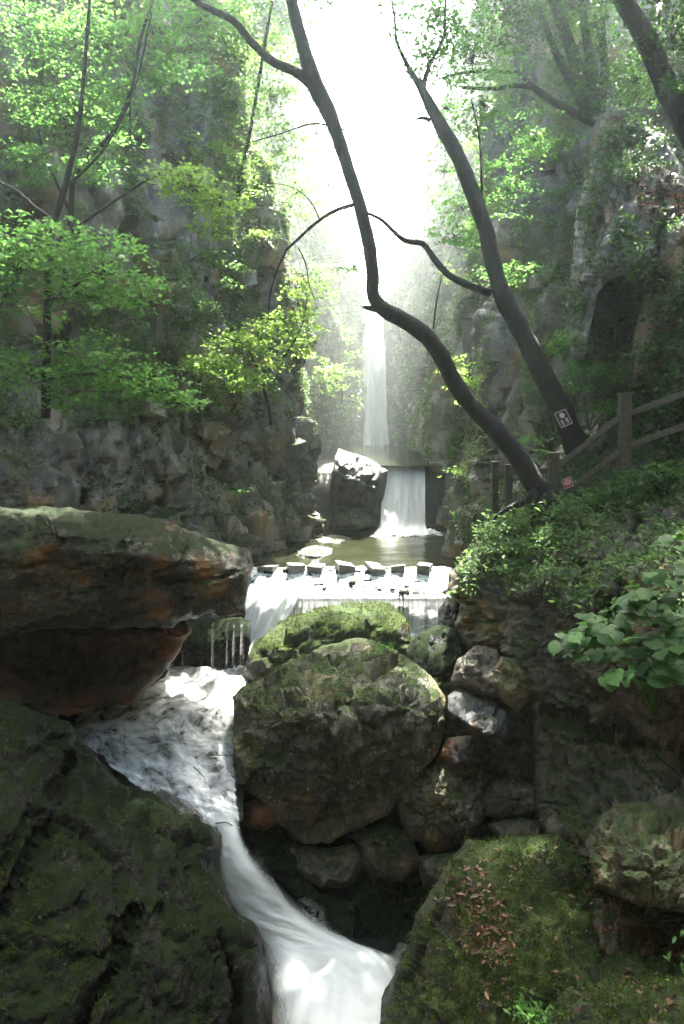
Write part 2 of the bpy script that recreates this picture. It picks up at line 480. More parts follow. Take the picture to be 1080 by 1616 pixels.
def cliff(name, path, lean, z0, z1, side, step=0.10, seed=1, straight=False):
    P, L = resample(path, lean, step)
    k = np.ones(5) / 5
    for _ in range(2):
        Q = P.copy()
        Q[2:-2, 0] = np.convolve(P[:, 0], k, 'valid'); Q[2:-2, 1] = np.convolve(P[:, 1], k, 'valid')
        P = Q
    T = np.gradient(P, axis=0)
    T /= np.linalg.norm(T, axis=1, keepdims=True)
    Nn = np.stack([T[:, 1], -T[:, 0]], 1)            # towards the stream when walking +Y on the left wall
    tops = np.array([z1(y) for y in P[:, 1]]) if callable(z1) else np.full(len(P), z1)
    nv = int((tops.max() - z0) / step)
    nu = len(P)
    Z = z0 + (tops[:, None] - z0) * np.linspace(0, 1, nv)[None, :]
    wf = np.clip((P[:, 1] - 25.0) / 4.0, 0, 1)[:, None] * (1.0 if not straight else 0.0)
    back = L[:, None] * ((1 - wf) * np.maximum(Z, -0.5) + wf * 1.5 * np.maximum(Z - 8.0, 0))
    X = P[:, 0][:, None] - Nn[:, 0][:, None] * back
    Y = P[:, 1][:, None] - Nn[:, 1][:, None] * back * 0.6
    V = np.stack([X, Y, Z], -1).reshape(-1, 3)
    NN = np.repeat(np.concatenate([Nn, np.zeros((nu, 1))], 1), nv, axis=0)
    warp = np.stack([fbm(V * 0.7, 3, seed + 31), fbm(V * 0.7 + 9, 3, seed + 32), fbm(V * 0.7 + 19, 3, seed + 33)], 1)
    W = V + warp * 0.35
    d = 0.55 * fbm(V * np.array([0.28, 0.28, 0.16]), 3, seed)
    d += 0.62 * facet(W * np.array([0.62, 0.62, 0.26]), seed + 40, 0.5, 0.9)
    d += 0.20 * facet(W * np.array([1.7, 1.7, 0.8]), seed + 60, 0.5, 1.0)
    d += 0.06 * facet(W * np.array([4.5, 4.5, 2.5]), seed + 80, 0.5, 1.0)
    d += 0.05 * fbm(V * 6.0, 3, seed + 90)
    V = V + NN * d[:, None]
    V[:, 2] += 0.15 * fbm(V * 1.1, 3, seed + 95)
    Fq = grid_faces(nu, nv)
    Fq = Fq[:, ::-1]
    mid = V[:, 1] > 22.0
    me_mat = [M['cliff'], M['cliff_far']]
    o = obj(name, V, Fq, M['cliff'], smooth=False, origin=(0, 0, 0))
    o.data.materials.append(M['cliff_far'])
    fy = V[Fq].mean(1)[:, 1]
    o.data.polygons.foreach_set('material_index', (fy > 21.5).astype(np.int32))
    tag(o, kind='structure')
    return o, V, Fq

RIM = lambda y: np.interp(y, [-16, 4, 9, 12.5, 15, 17.4, 19.6, 22, 32], [18, 15, 11.0, 11.2, 12.8, 14.0, 15.4, 17.4, 23])
cliffL, VL, FL = cliff('cliff_left', LEFT_PATH, LEFT_LEAN, -4.5, RIM, 1, 0.11, 3)
cliffR, VR, FR = cliff('cliff_right', RIGHT_PATH, RIGHT_LEAN, -4.5, RIM, -1, 0.11, 203)
cliffB, VB, FB = cliff('cliff_back', [(0.2, 32.4), (1.0, 32.2), (2.2, 32.2), (3.0, 32.4)], [0.55] * 4, -1, lambda x: 8.6, 1, 0.12, 403, True)
cliffN, VN, FN = cliff('cliff_near', [(9.0, -15.5), (-9.0, -15.5)], [0.05] * 2, -4.5, 18.0, 1, 0.6, 503)  # unseen end wall behind the camera, raised to darken the near rocks

def ground():
    xs = np.concatenate([np.linspace(-70, -14, 15), np.linspace(-13, 13, 79), np.linspace(14, 70, 15)])
    ys = np.concatenate([np.linspace(-60, -18, 12), np.linspace(-17, 36, 160), np.linspace(38, 110, 30)])
    X, Y = np.meshgrid(xs, ys, indexing='ij')
    Lx = np.interp(Y, [p[1] for p in LEFT_PATH], [p[0] for p in LEFT_PATH])
    rp = RIGHT_PATH[::-1]
    Rx = np.interp(Y, [p[1] for p in rp], [p[0] for p in rp])
    floor = np.interp(Y, [-20, 0, 7, 9, 10, 11.5, 13, 14.6, 15.2, 21.3, 21.8, 30, 32.5], [-4.6, -4.4, -4.2, -4.0, -3.8, -3.2, -2.2, -1.75, -0.9, -0.6, 1.55, 1.8, 1.9])
    out = np.maximum(np.maximum(Lx - X, X - Rx), 0)
    wide = np.interp(Y, [32, 40, 110], [0, 1.5, 12])
    beyond = Y > 33.0
    fl2 = 8.3 + np.minimum(Y - 33, 18) * 0.48 + np.maximum(Y - 51, 0) * 0.12
    H_in = np.where(beyond, fl2, floor)
    out2 = np.where(beyond, np.maximum(np.abs(X - 1.6 - (Y - 33) * 0.09) - 1.5 - wide, 0), np.maximum(out - 1.2, 0))
    rise = np.minimum(out2 * np.where(beyond, 1.6, 6.0), np.where(beyond, 16, RIM(Y) - 0.8 - floor) + 0.06 * out2)
    P = np.stack([X.ravel(), Y.ravel(), (H_in + rise).ravel()], 1)
    P[:, 2] += 0.25 * fbm(P * 0.7, 4, 77) * (P[:, 1] < 33) + 1.2 * fbm(P * 0.12, 3, 78) * (out2.ravel() > 2)
    o = obj('ground', P, grid_faces(len(xs), len(ys)), M['soil'], smooth=True, origin=(0, 0, 0))
    tag(o, kind='structure')
ground()

# ------------------------------------------------------------------ rocks modelled from their outlines, with depth of their own
ROCKS = {}

def wobble(poly, amp, seed, step=6.0):
    P = np.array(poly, float)
    out = []
    for i in range(len(P)):
        a, b = P[i], P[(i + 1) % len(P)]
        n = max(1, int(np.linalg.norm(b - a) / step))
        for k in range(n):
            out.append(a + (b - a) * k / n)
    Q = np.array(out)
    q3 = np.concatenate([Q / 22.0, np.full((len(Q), 1), seed * 1.37)], 1)
    Q = Q + amp * np.stack([fbm(q3, 3, seed, 0.6), fbm(q3 + 40, 3, seed + 5, 0.6)], 1)
    return Q

def inside(poly, X, Y):
    c = np.zeros(X.shape, bool)
    x0, y0 = poly[:, 0], poly[:, 1]
    x1, y1 = np.roll(x0, -1), np.roll(y0, -1)
    for a, b, p, q in zip(x0, y0, x1, y1):
        m = (b > Y) != (q > Y)
        if b != q:
            c ^= m & (X < (p - a) * (Y - b) / (q - b) + a)
    return c

def edge_dist(poly, pts):
    best = np.full(len(pts), 1e9); near = np.zeros_like(pts)
    A = poly; B = np.roll(poly, -1, axis=0)
    for a, b in zip(A, B):
        ab = b - a
        t = np.clip(((pts - a) @ ab) / (ab @ ab + 1e-9), 0, 1)
        q = a + t[:, None] * ab
        d = np.hypot(*(pts - q).T)
        m = d < best
        best[m] = d[m]; near[m] = q[m]
    return best, near

def depth_field(ctrl, pts, power=2.4):
    c = np.array(ctrl, float)
    S = 100.0
    n = len(c)
    def phi(r): return r * r * np.log(r + 1e-6)
    if n >= 4:
        K = phi(np.linalg.norm(c[:, None, :2] - c[None, :, :2], axis=2) / S) + np.eye(n) * 0.02
        Pm = np.concatenate([np.ones((n, 1)), c[:, :2] / S], 1)
        Am = np.block([[K, Pm], [Pm.T, np.zeros((3, 3))]])
        w = np.linalg.solve(Am, np.concatenate([c[:, 2], np.zeros(3)]))
        R = phi(np.linalg.norm(pts[:, None, :] - c[None, :, :2], axis=2) / S)
        r = R @ w[:n] + w[n] + pts @ w[n + 1:] / S
        return np.clip(r, c[:, 2].min() - 0.4, c[:, 2].max() + 0.4)
    d = np.linalg.norm(pts[:, None, :] - c[None, :, :2], axis=2) + 1e-3
    w = d ** -power
    return (w * c[:, 2]).sum(1) / w.sum(1)

def rock(name, poly, ctrl, mat, label=None, cat='boulder', step=4.0, rough=0.10, cell=0.7, small=0.05, rim=22.0, bulge=0.30, thick=1.2, seed=1, wob=5.0, group=None, strata=None, kind=None, parent=None, cracks=(), cushion=0.05):
    poly = wobble(poly, wob, seed)
    x0, y0 = poly.min(0) - step; x1, y1 = poly.max(0) + step
    xs = np.arange(x0, x1 + step, step); ys = np.arange(y0, y1 + step, step)
    X, Y = np.meshgrid(xs, ys, indexing='ij')
    ins = inside(poly, X, Y)
    nu, nv = X.shape
    Fq = grid_faces(nu, nv)
    keep = ins.ravel()[Fq].sum(1) >= 1
    Fq = Fq[keep]
    used = np.unique(Fq)
    remap = -np.ones(nu * nv, int); remap[used] = np.arange(len(used))
    Fq = remap[Fq]
    pts = np.stack([X.ravel(), Y.ravel()], 1)[used]
    insu = ins.ravel()[used]
    d, near = edge_dist(poly, pts)
    pts = np.where((insu)[:, None], pts, near)
    d = np.where(insu, d, 0)
    D = depth_field(ctrl, pts)
    e = np.clip(1 - d / rim, 0, 1)
    D = D + bulge * (0.35 * e + 0.65 * e ** 2.5)
    for (line, w, dep) in cracks:
        L = np.array(line, float)
        cd = np.full(len(pts), 1e9)
        jig = pts + 7 * np.stack([fbm(np.c_[pts / 25, np.zeros(len(pts))], 3, seed + 3), fbm(np.c_[pts / 25, np.ones(len(pts))], 3, seed + 4)], 1)
        for a, b in zip(L[:-1], L[1:]):
            t = np.clip(((jig - a) @ (b - a)) / ((b - a) @ (b - a)), 0, 1)
            cd = np.minimum(cd, np.hypot(*(jig - a - t[:, None] * (b - a)).T))
        D = D + dep * np.exp(-(cd / w) ** 2)
    V = at(pts[:, 0], pts[:, 1], D)
    N = vnormals(V, Fq)
    flip = ((CAM - V) * N).sum(1).mean() < 0
    if flip:
        Fq = Fq[:, ::-1]; N = -N
    scl = np.array([1, 1, 1]) / cell if strata is None else np.array(strata) / cell
    wv = V + 0.25 * np.stack([fbm(V * 1.1, 3, seed + 11), fbm(V * 1.1 + 7, 3, seed + 12), fbm(V * 1.1 + 15, 3, seed + 13)], 1)
    disp = rough * facet(wv * scl, seed + 20, 0.45, 0.9) + rough * 0.35 * facet(wv * scl * 2.7, seed + 30, 0.4, 1.0) + rough * 0.22 * facet(wv * scl * 6.5, seed + 35, 0.5, 1.1) + small * 1.4 * fbm(V * 4.0, 6, seed + 40, 0.65)
    cush = np.clip(fbm(V * 6.5, 3, 44) + 0.15, 0, 1) * np.clip(N[:, 2] * 1.6, 0, 1)
    disp = disp + cushion * cush
    fade = np.clip(d / 14.0, 0.0, 1.0)
    fade = 0.12 + 0.88 * fade
    V = V + N * (disp * fade)[:, None]
    # close it at the back: rings run behind the outline and shrink to a cap
    eg = np.concatenate([Fq[:, [0, 1]], Fq[:, [1, 2]], Fq[:, [2, 3]], Fq[:, [3, 0]]])
    key = np.sort(eg, axis=1)
    _, idx, cnt = np.unique(key, axis=0, return_index=True, return_counts=True)
    be = eg[idx[cnt == 1]]
    bv = np.unique(be)
    cpt = pts.mean(0)
    nV = len(V)
    rings = [V]; bmap = {int(v): i for i, v in enumerate(bv)}
    bi = np.array([[bmap[int(a)], bmap[int(b)]] for a, b in be])
    faces = [Fq]
    prev = None
    off = nV
    for k, (sh, dp) in enumerate(((0.985, 0.35), (0.86, 0.8), (0.5, 1.0))):
        q = cpt + (pts[bv] - cpt) * sh
        R = at(q[:, 0], q[:, 1], D[bv] + thick * dp)
        rings.append(R)
        a = be if prev is None else bi + prev
        b = bi + off
        faces.append(np.stack([a[:, 1], a[:, 0], b[:, 0], b[:, 1]], 1))
        prev = off
        off += len(bv)
    cap = at(cpt[0], cpt[1], D[bv].mean() + thick)[None]
    rings.append(cap)
    faces.append(np.stack([bi[:, 1] + prev, bi[:, 0] + prev, np.full(len(bi), off), np.full(len(bi), off)], 1))
    Vall = np.concatenate(rings)
    Fall = np.concatenate(faces)
    quads = Fall[Fall[:, 2] != Fall[:, 3]]
    tris = Fall[Fall[:, 2] == Fall[:, 3]][:, :3]
    Fl = quads
    o = obj(name, Vall, [tuple(int(i) for i in f) for f in quads] + [tuple(int(i) for i in f) for f in tris], mat, smooth=True, parent=parent)
    try:
        o.data.set_sharp_from_angle(angle=math.radians(50))
    except Exception:
        pass
    if label: tag(o, label, cat, group)
    if kind: tag(o, kind=kind)
    rec = dict(o=o, V=V, N=N, pts=pts, F=Fq, d=d)
    ROCKS.setdefault(name, []).append(rec)
    return rec

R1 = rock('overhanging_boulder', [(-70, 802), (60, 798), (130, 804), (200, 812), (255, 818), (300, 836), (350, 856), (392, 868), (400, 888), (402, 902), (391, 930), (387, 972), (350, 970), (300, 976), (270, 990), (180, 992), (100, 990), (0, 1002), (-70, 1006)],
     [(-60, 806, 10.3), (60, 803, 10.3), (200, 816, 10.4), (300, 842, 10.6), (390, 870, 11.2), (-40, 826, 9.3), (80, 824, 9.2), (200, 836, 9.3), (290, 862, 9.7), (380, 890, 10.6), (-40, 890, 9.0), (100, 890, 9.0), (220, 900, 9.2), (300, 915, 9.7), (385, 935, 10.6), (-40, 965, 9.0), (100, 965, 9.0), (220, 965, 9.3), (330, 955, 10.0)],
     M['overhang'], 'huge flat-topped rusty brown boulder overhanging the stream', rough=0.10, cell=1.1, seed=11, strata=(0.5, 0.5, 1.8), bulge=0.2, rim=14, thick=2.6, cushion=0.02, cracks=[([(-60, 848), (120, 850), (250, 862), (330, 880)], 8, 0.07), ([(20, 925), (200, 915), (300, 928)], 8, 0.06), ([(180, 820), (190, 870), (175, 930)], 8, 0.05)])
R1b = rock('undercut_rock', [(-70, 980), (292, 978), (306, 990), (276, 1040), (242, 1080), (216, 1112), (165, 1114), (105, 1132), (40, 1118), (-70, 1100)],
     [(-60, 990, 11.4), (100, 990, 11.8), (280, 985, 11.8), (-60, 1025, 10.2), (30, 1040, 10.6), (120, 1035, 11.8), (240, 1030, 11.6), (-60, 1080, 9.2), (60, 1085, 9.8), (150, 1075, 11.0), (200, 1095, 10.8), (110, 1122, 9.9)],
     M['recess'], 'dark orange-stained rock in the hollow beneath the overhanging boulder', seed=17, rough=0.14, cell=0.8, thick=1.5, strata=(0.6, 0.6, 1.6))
R2 = rock('foreground_boulder', [(-70, 1085), (0, 1098), (60, 1124), (108, 1140), (130, 1168), (190, 1235), (240, 1250), (292, 1284), (338, 1305), (350, 1330), (346, 1370), (368, 1438), (408, 1462), (421, 1520), (432, 1620), (432, 1690), (-70, 1690)],
     [(-60, 1095, 7.6), (60, 1130, 7.7), (130, 1175, 7.9), (220, 1250, 8.0), (335, 1312, 8.1), (345, 1370, 7.9), (410, 1470, 7.3), (425, 1600, 6.7), (150, 1300, 7.0), (-60, 1250, 6.3), (60, 1400, 6.0), (250, 1420, 6.7), (-60, 1600, 4.9), (150, 1600, 5.4), (300, 1600, 6.1), (330, 1450, 7.0)],
     M['slab'], 'dark wet foreground boulder filling the lower left corner', rough=0.08, cell=1.1, small=0.05, seed=23, step=4.5, thick=2.2, cracks=[([(110, 1200), (80, 1290), (40, 1380), (0, 1450)], 9, 0.22), ([(215, 1440), (190, 1520), (150, 1580), (120, 1640)], 8, 0.2), ([(270, 1380), (262, 1440)], 6, 0.1), ([(345, 1480), (372, 1560), (365, 1640)], 8, 0.18)])
R3 = rock('mossy_boulder', [(382, 1062), (396, 1022), (440, 982), (500, 960), (560, 950), (615, 950), (640, 974), (646, 1008), (690, 1020), (690, 1060), (560, 1075), (470, 1080), (400, 1090)],
     [(395, 1040, 12.7), (450, 985, 13.5), (560, 953, 13.9), (620, 953, 13.8), (640, 985, 13.1), (500, 978, 13.0), (580, 972, 13.0), (430, 1020, 12.5), (500, 1010, 12.6), (590, 1000, 12.7), (430, 1065, 12.5), (560, 1040, 12.8), (660, 1040, 13.0)],
     M['mossy2'], 'low mossy boulder right below the stepping stone weir', seed=31, rough=0.12, cell=0.8, strata=(0.5, 0.5, 1.8), step=3.5, bulge=0.2, cracks=[([(430, 1030), (520, 1012), (600, 1000)], 9, 0.10)])
R4 = rock('mossy_boulder', [(366, 1100), (382, 1084), (420, 1070), (470, 1036), (520, 1015), (570, 1004), (612, 1020), (655, 1042), (690, 1078), (704, 1102), (702, 1140), (692, 1190), (650, 1235), (610, 1288), (562, 1308), (520, 1332), (480, 1331), (440, 1302), (412, 1262), (377, 1246), (368, 1205), (371, 1150)],
     [(372, 1105, 10.5), (430, 1072, 11.0), (500, 1030, 11.8), (570, 1010, 12.1), (640, 1045, 11.5), (695, 1090, 10.6), (400, 1105, 10.1), (480, 1090, 10.0), (560, 1080, 10.1), (640, 1090, 10.1), (380, 1200, 9.9), (500, 1180, 9.6), (620, 1180, 9.8), (480, 1260, 9.6), (560, 1270, 9.8), (490, 1320, 9.8)],
     M['mossy'], 'largest mossy boulder in the middle of the stream', seed=37, rough=0.20, cell=0.95, small=0.07, step=3.5, thick=1.6, bulge=0.10, rim=12, cracks=[([(640, 1240), (670, 1190), (690, 1130)], 8, 0.1), ([(420, 1110), (440, 1180), (400, 1230)], 8, 0.05), ([(520, 1100), (590, 1150), (600, 1230)], 9, 0.06)])

TOPROCK = rock('rock_outcrop', [(706, 936), (712, 906), (745, 870), (790, 826), (840, 806), (900, 792), (960, 772), (1030, 762), (1150, 740), (1150, 1500), (1060, 1490), (960, 1450), (905, 1335), (862, 1322), (850, 1280), (842, 1200), (832, 1110), (800, 1040), (745, 1022), (716, 990), (728, 950)],
     [(712, 930, 11.6), (745, 875, 11.9), (840, 810, 12.0), (960, 776, 11.6), (1140, 750, 10.5), (740, 980, 11.2), (800, 950, 10.3), (880, 900, 10.0), (1000, 880, 9.0), (1140, 900, 7.6), (850, 1060, 9.6), (950, 1050, 8.6), (1060, 1080, 7.4), (860, 1200, 9.0), (960, 1180, 8.7), (1080, 1180, 8.0), (900, 1300, 8.2), (1000, 1290, 7.6), (1100, 1300, 6.6), (980, 1430, 6.9), (1120, 1480, 6.0)],
     M['outcrop'], 'tall brown rock outcrop under the stairs carrying the ferns', seed=41, rough=0.17, cell=0.8, small=0.09, thick=2.5, strata=(1.0, 1.0, 1.5), cracks=[([(900, 870), (950, 960), (905, 1030)], 7, 0.2), ([(1020, 790), (1000, 880), (960, 960)], 7, 0.25), ([(860, 1120), (950, 1150), (1080, 1190)], 9, 0.3)])

rock('rubble_bank', [(640, 1040), (720, 1020), (800, 1030), (870, 1100), (880, 1340), (760, 1380), (700, 1440), (560, 1440), (470, 1400), (420, 1330), (500, 1310), (620, 1280), (680, 1180)],
     [(660, 1050, 12.0), (720, 1030, 12.0), (850, 1110, 10.2), (860, 1320, 9.3), (720, 1200, 10.6), (720, 1340, 10.1), (600, 1340, 10.6), (480, 1370, 10.6), (560, 1430, 9.8), (690, 1430, 9.5)],
     M['outcrop'], 'dark rubble bank behind the small stones under the outcrop', 'bank', seed=141, rough=0.16, cell=0.4, small=0.08, thick=0.8)
SM = [
 ('slate_slab', [(705, 1098), (722, 1089), (765, 1096), (805, 1120), (802, 1165), (770, 1164), (730, 1142), (708, 1122)], [(705, 1100, 9.7), (760, 1097, 9.9), (800, 1125, 9.6), (730, 1125, 9.3), (790, 1155, 9.2)], 'grey', 'smooth blue-grey slab lying right of the largest mossy boulder', 'rock', 51),
 ('brown_stone', [(712, 1075), (722, 1040), (750, 1018), (785, 1024), (795, 1060), (790, 1100), (750, 1096)], [(715, 1070, 10.1), (750, 1022, 10.4), (785, 1030, 10.1), (745, 1065, 9.8), (780, 1090, 9.7)], 'brown', 'angular brown stone with a wet shiny top, above the grey slab', 'rock', 53),
 ('ochre_stone', [(776, 1064), (790, 1036), (815, 1040), (838, 1070), (836, 1105), (815, 1125), (790, 1105)], [(780, 1065, 9.8), (800, 1042, 9.8), (835, 1080, 9.6), (805, 1080, 9.4), (815, 1118, 9.4)], 'ochre', 'pale ochre upright stone beside the angular brown stone', 'rock', 55),
 ('mottled_boulder', [(622, 1262), (650, 1225), (690, 1198), (745, 1192), (770, 1230), (768, 1290), (740, 1335), (690, 1346), (640, 1318)], [(630, 1260, 9.9), (690, 1205, 10.0), (760, 1230, 9.7), (690, 1260, 9.4), (740, 1300, 9.3), (680, 1335, 9.6)], 'mossy', 'mottled round boulder wedged below the grey slab', 'rock', 57),
 ('green_stone', [(758, 1262), (775, 1232), (815, 1226), (850, 1245), (850, 1285), (800, 1294), (768, 1288)], [(762, 1260, 9.4), (800, 1230, 9.4), (845, 1250, 9.2), (800, 1262, 9.0), (800, 1285, 9.1)], 'mossy', 'small greenish stone under the outcrop foot', 'rock', 59),
 ('flat_stone', [(770, 1300), (840, 1288), (862, 1300), (855, 1322), (790, 1328)], [(775, 1302, 9.0), (840, 1292, 9.0), (855, 1315, 8.8), (800, 1318, 8.7)], 'brown', 'thin flat stone just above the leaf-strewn boulder', 'rock', 61),
 ('rusty_stone', [(690, 1195), (705, 1165), (745, 1160), (770, 1180), (765, 1205), (720, 1210)], [(695, 1190, 10.0), (740, 1165, 10.0), (765, 1190, 9.8), (730, 1188, 9.6)], 'recess', 'reddish stained stone beneath the grey slab', 'rock', 63),
 ('dark_block', [(440, 1300), (500, 1320), (560, 1305), (640, 1300), (680, 1340), (690, 1400), (640, 1410), (560, 1420), (500, 1410), (470, 1370)], [(450, 1305, 10.8), (560, 1310, 10.9), (680, 1345, 10.4), (520, 1380, 10.3), (640, 1380, 10.2)], 'slab', 'dark shadowed block under the largest mossy boulder', 'rock', 65),
 ('orange_stone', [(378, 1300), (384, 1268), (408, 1258), (432, 1272), (438, 1300), (415, 1312)], [(382, 1295, 10.0), (405, 1262, 10.0), (432, 1290, 9.8), (408, 1288, 9.6)], 'recess', 'small orange stone at the foot of the largest mossy boulder', 'rock', 67),
 ('wet_stone', [(385, 1315), (430, 1300), (460, 1330), (480, 1380), (505, 1410), (560, 1425), (556, 1500), (520, 1480), (470, 1420), (420, 1370)], [(390, 1320, 9.9), (460, 1340, 9.8), (550, 1430, 9.0), (480, 1410, 9.2), (530, 1470, 8.6)], 'slab', 'wet black rocks beside the lower chute', 'rock', 69),
 ('hollow_rock', [(550, 1395), (620, 1380), (690, 1370), (700, 1440), (660, 1510), (600, 1515), (555, 1505)], [(560, 1400, 9.6), (690, 1380, 9.6), (560, 1490, 8.9), (650, 1500, 8.8), (620, 1440, 9.3)], 'slab', 'rock face blackened for the shaded hollow above the lower plunge pool', 'rock', 71),  # black colour stands for the shade of a dark hole
 ('olive_boulder', [(925, 1330), (950, 1285), (1000, 1262), (1060, 1275), (1150, 1290), (1150, 1440), (1080, 1440), (1000, 1425), (940, 1400)], [(930, 1330, 6.9), (1000, 1268, 7.1), (1140, 1295, 6.6), (980, 1340, 6.3), (1080, 1360, 6.0), (1040, 1420, 5.9)], 'olive', 'olive green boulder at the right edge above the dry leaves', 'boulder', 73),
 ('debris_rock', [(640, 1030), (655, 1000), (690, 985), (718, 990), (735, 1020), (730, 1050), (690, 1070), (650, 1055)], [(645, 1030, 12.3), (690, 990, 12.6), (730, 1025, 12.0), (680, 1040, 11.8)], 'slab', 'dark wet rock strewn with twigs below the weir', 'rock', 75),
]
for (nm, poly, ctrl, mt, lab, cat, sd_) in SM:
    rock(nm, poly, ctrl, M[mt], lab, cat, step=3.0, rough=0.10, cell=0.42, small=0.04, rim=9, bulge=0.12, thick=0.7, seed=sd_, wob=3)

SM2 = [
 ('broken_stone', [(440, 1325), (475, 1334), (520, 1338), (560, 1330), (575, 1360), (555, 1400), (510, 1405), (468, 1380)], [(445, 1330, 9.9), (520, 1342, 9.9), (565, 1338, 9.8), (490, 1370, 9.5), (550, 1390, 9.4)], 'brown', 'broken brown stone directly under the front of the largest mossy boulder', 'rock', 151),
 ('broken_stone', [(560, 1318), (610, 1296), (650, 1318), (668, 1360), (640, 1392), (590, 1395), (568, 1362)], [(565, 1325, 9.9), (615, 1302, 9.9), (660, 1350, 9.6), (610, 1350, 9.5), (600, 1385, 9.4)], 'outcrop', 'rough dark stone between the largest boulder and the mottled one', 'rock', 153),
 ('broken_stone', [(655, 1352), (700, 1346), (740, 1338), (730, 1380), (700, 1410), (668, 1400)], [(660, 1356, 9.4), (735, 1345, 9.2), (700, 1375, 9.1), (690, 1400, 9.0)], 'brown', 'small brown stone behind the top of the leafy boulder', 'rock', 155),
 ('stream_stone', [(326, 1335), (330, 1310), (342, 1300), (352, 1318), (350, 1350), (338, 1362)], [(330, 1330, 8.35), (342, 1305, 8.5), (350, 1335, 8.3), (340, 1345, 8.15)], 'wet', 'small black stone poking out at the head of the chute', 'rock', 131),
 ('stream_stone', [(238, 1262), (255, 1245), (290, 1262), (322, 1290), (318, 1312), (285, 1300), (255, 1285)], [(242, 1262, 8.6), (270, 1255, 8.8), (318, 1295, 8.5), (285, 1285, 8.3)], 'wet', 'wet glistening stones along the edge of the foreground boulder', 'rock', 133),
 ('stream_stone', [(372, 1345), (392, 1330), (425, 1352), (440, 1390), (420, 1398), (388, 1372)], [(378, 1348, 9.4), (400, 1336, 9.5), (436, 1388, 9.1), (405, 1372, 9.2)], 'wet', 'dark wet stone on the right bank of the chute', 'rock', 135),
 ('stream_stone', [(470, 1420), (492, 1412), (520, 1440), (528, 1478), (505, 1488), (482, 1460)], [(474, 1424, 8.7), (495, 1416, 8.8), (524, 1470, 8.4), (500, 1458, 8.5)], 'wet', 'black stone splitting the water at the foot of the chute', 'rock', 137),
]
for (nm, poly, ctrl, mt, lab, cat, sd_) in SM2:
    rock(nm, poly, ctrl, M[mt], lab, cat, step=3.0, rough=0.06, cell=0.3, small=0.06, rim=14, bulge=0.25, thick=0.5, seed=sd_, wob=3)
R13 = rock('leafy_boulder', [(596, 1625), (602, 1575), (640, 1500), (660, 1440), (700, 1370), (736, 1326), (800, 1322), (880, 1318), (930, 1360), (955, 1420), (968, 1480), (960, 1540), (940, 1690), (590, 1690)],
     [(605, 1600, 6.7), (650, 1490, 7.1), (710, 1370, 7.5), (760, 1330, 7.7), (880, 1325, 7.5), (955, 1430, 7.0), (740, 1420, 6.8), (840, 1420, 6.8), (780, 1520, 6.0), (900, 1540, 6.0), (680, 1600, 6.0), (800, 1640, 5.4), (920, 1640, 5.4)],
     M['mossy2'], 'mossy boulder covered with dry brown leaves, lower right', seed=81, rough=0.09, cell=0.7, small=0.08, step=4.0, thick=1.8)
R14 = rock('corner_rock', [(780, 1690), (810, 1615), (860, 1570), (925, 1520), (1000, 1503), (1080, 1510), (1150, 1500), (1150, 1690)],
     [(800, 1640, 5.6), (925, 1525, 6.0), (1050, 1508, 5.9), (1140, 1505, 5.6), (950, 1600, 5.1), (1080, 1600, 4.7), (1000, 1680, 4.4)],
     M['mossy2'], 'mossy grey rock in the bottom right corner', seed=83, rough=0.10, cell=0.6, small=0.08, step=4.5, thick=1.4)
RB = rock('leaf_gully', [(900, 1400), (960, 1410), (1080, 1430), (1150, 1430), (1150, 1540), (950, 1540), (930, 1480)],
     [(910, 1405, 7.2), (1000, 1420, 6.9), (1140, 1435, 6.4), (960, 1530, 6.2), (1100, 1530, 5.8)], M['outcrop'], 'earthy gully full of dead leaves in the lower right', 'rock', seed=85, rough=0.06, step=6, thick=1.0)

# pool rocks and the far boulders by the waterfall
rock('pool_rock', [(455, 880), (470, 867), (500, 860), (524, 866), (532, 880), (500, 884)], [(460, 878, 17.6), (500, 862, 18.0), (528, 878, 17.6), (495, 874, 17.3)], M['fallrock'], 'low dark rock poking out of the pool, nearest the weir', 'rock', step=2.0, rough=0.05, cell=0.4, rim=8, bulge=0.2, thick=0.6, seed=91, wob=2)
rock('pool_rock', [(482, 858), (495, 848), (530, 843), (556, 848), (562, 857), (530, 860)], [(485, 857, 19.3), (530, 845, 19.6), (558, 856, 19.2), (520, 855, 19.0)], M['fallrock'], 'flat rock in the pool behind the other one, under the left cliff', 'rock', step=2.0, rough=0.05, cell=0.4, rim=8, bulge=0.2, thick=0.5, seed=93, wob=2)
rock('waterfall_boulder', [(528, 720), (534, 708), (556, 714), (585, 726), (606, 738), (604, 752), (592, 790), (590, 815), (560, 815), (530, 815), (520, 780)], [(530, 713, 22.0), (560, 717, 22.0), (604, 741, 21.6), (535, 722, 21.2), (565, 729, 21.15), (595, 746, 21.0), (535, 800, 21.0), (585, 805, 20.8)], M['fallrock'], 'big square-cut boulder left of the waterfall with a sunlit top', step=2.2, rough=0.14, cell=0.9, rim=7, bulge=0.15, thick=2.0, seed=95, wob=2)
rock('waterfall_side_rock', [(590, 752), (604, 738), (612, 742), (606, 790), (598, 815), (584, 815), (588, 790)], [(595, 760, 21.2), (606, 745, 21.3), (600, 800, 20.9), (588, 805, 20.9)], M['grey'], 'narrow wet rock against the left edge of the waterfall', 'rock', step=2.0, rough=0.08, cell=0.5, rim=6, bulge=0.2, thick=0.6, seed=97, wob=2)
rock('green_pool_stone', [(524, 836), (528, 800), (540, 791), (566, 795), (585, 812), (594, 828), (570, 836)], [(528, 832, 20.6), (540, 795, 20.9), (585, 815, 20.7), (555, 815, 20.2), (570, 832, 20.1)], M['mossy'], 'grey-green stone standing in the pool left of the waterfall', 'rock', step=2.0, rough=0.08, cell=0.5, rim=8, bulge=0.3, thick=0.7, seed=99, wob=2)
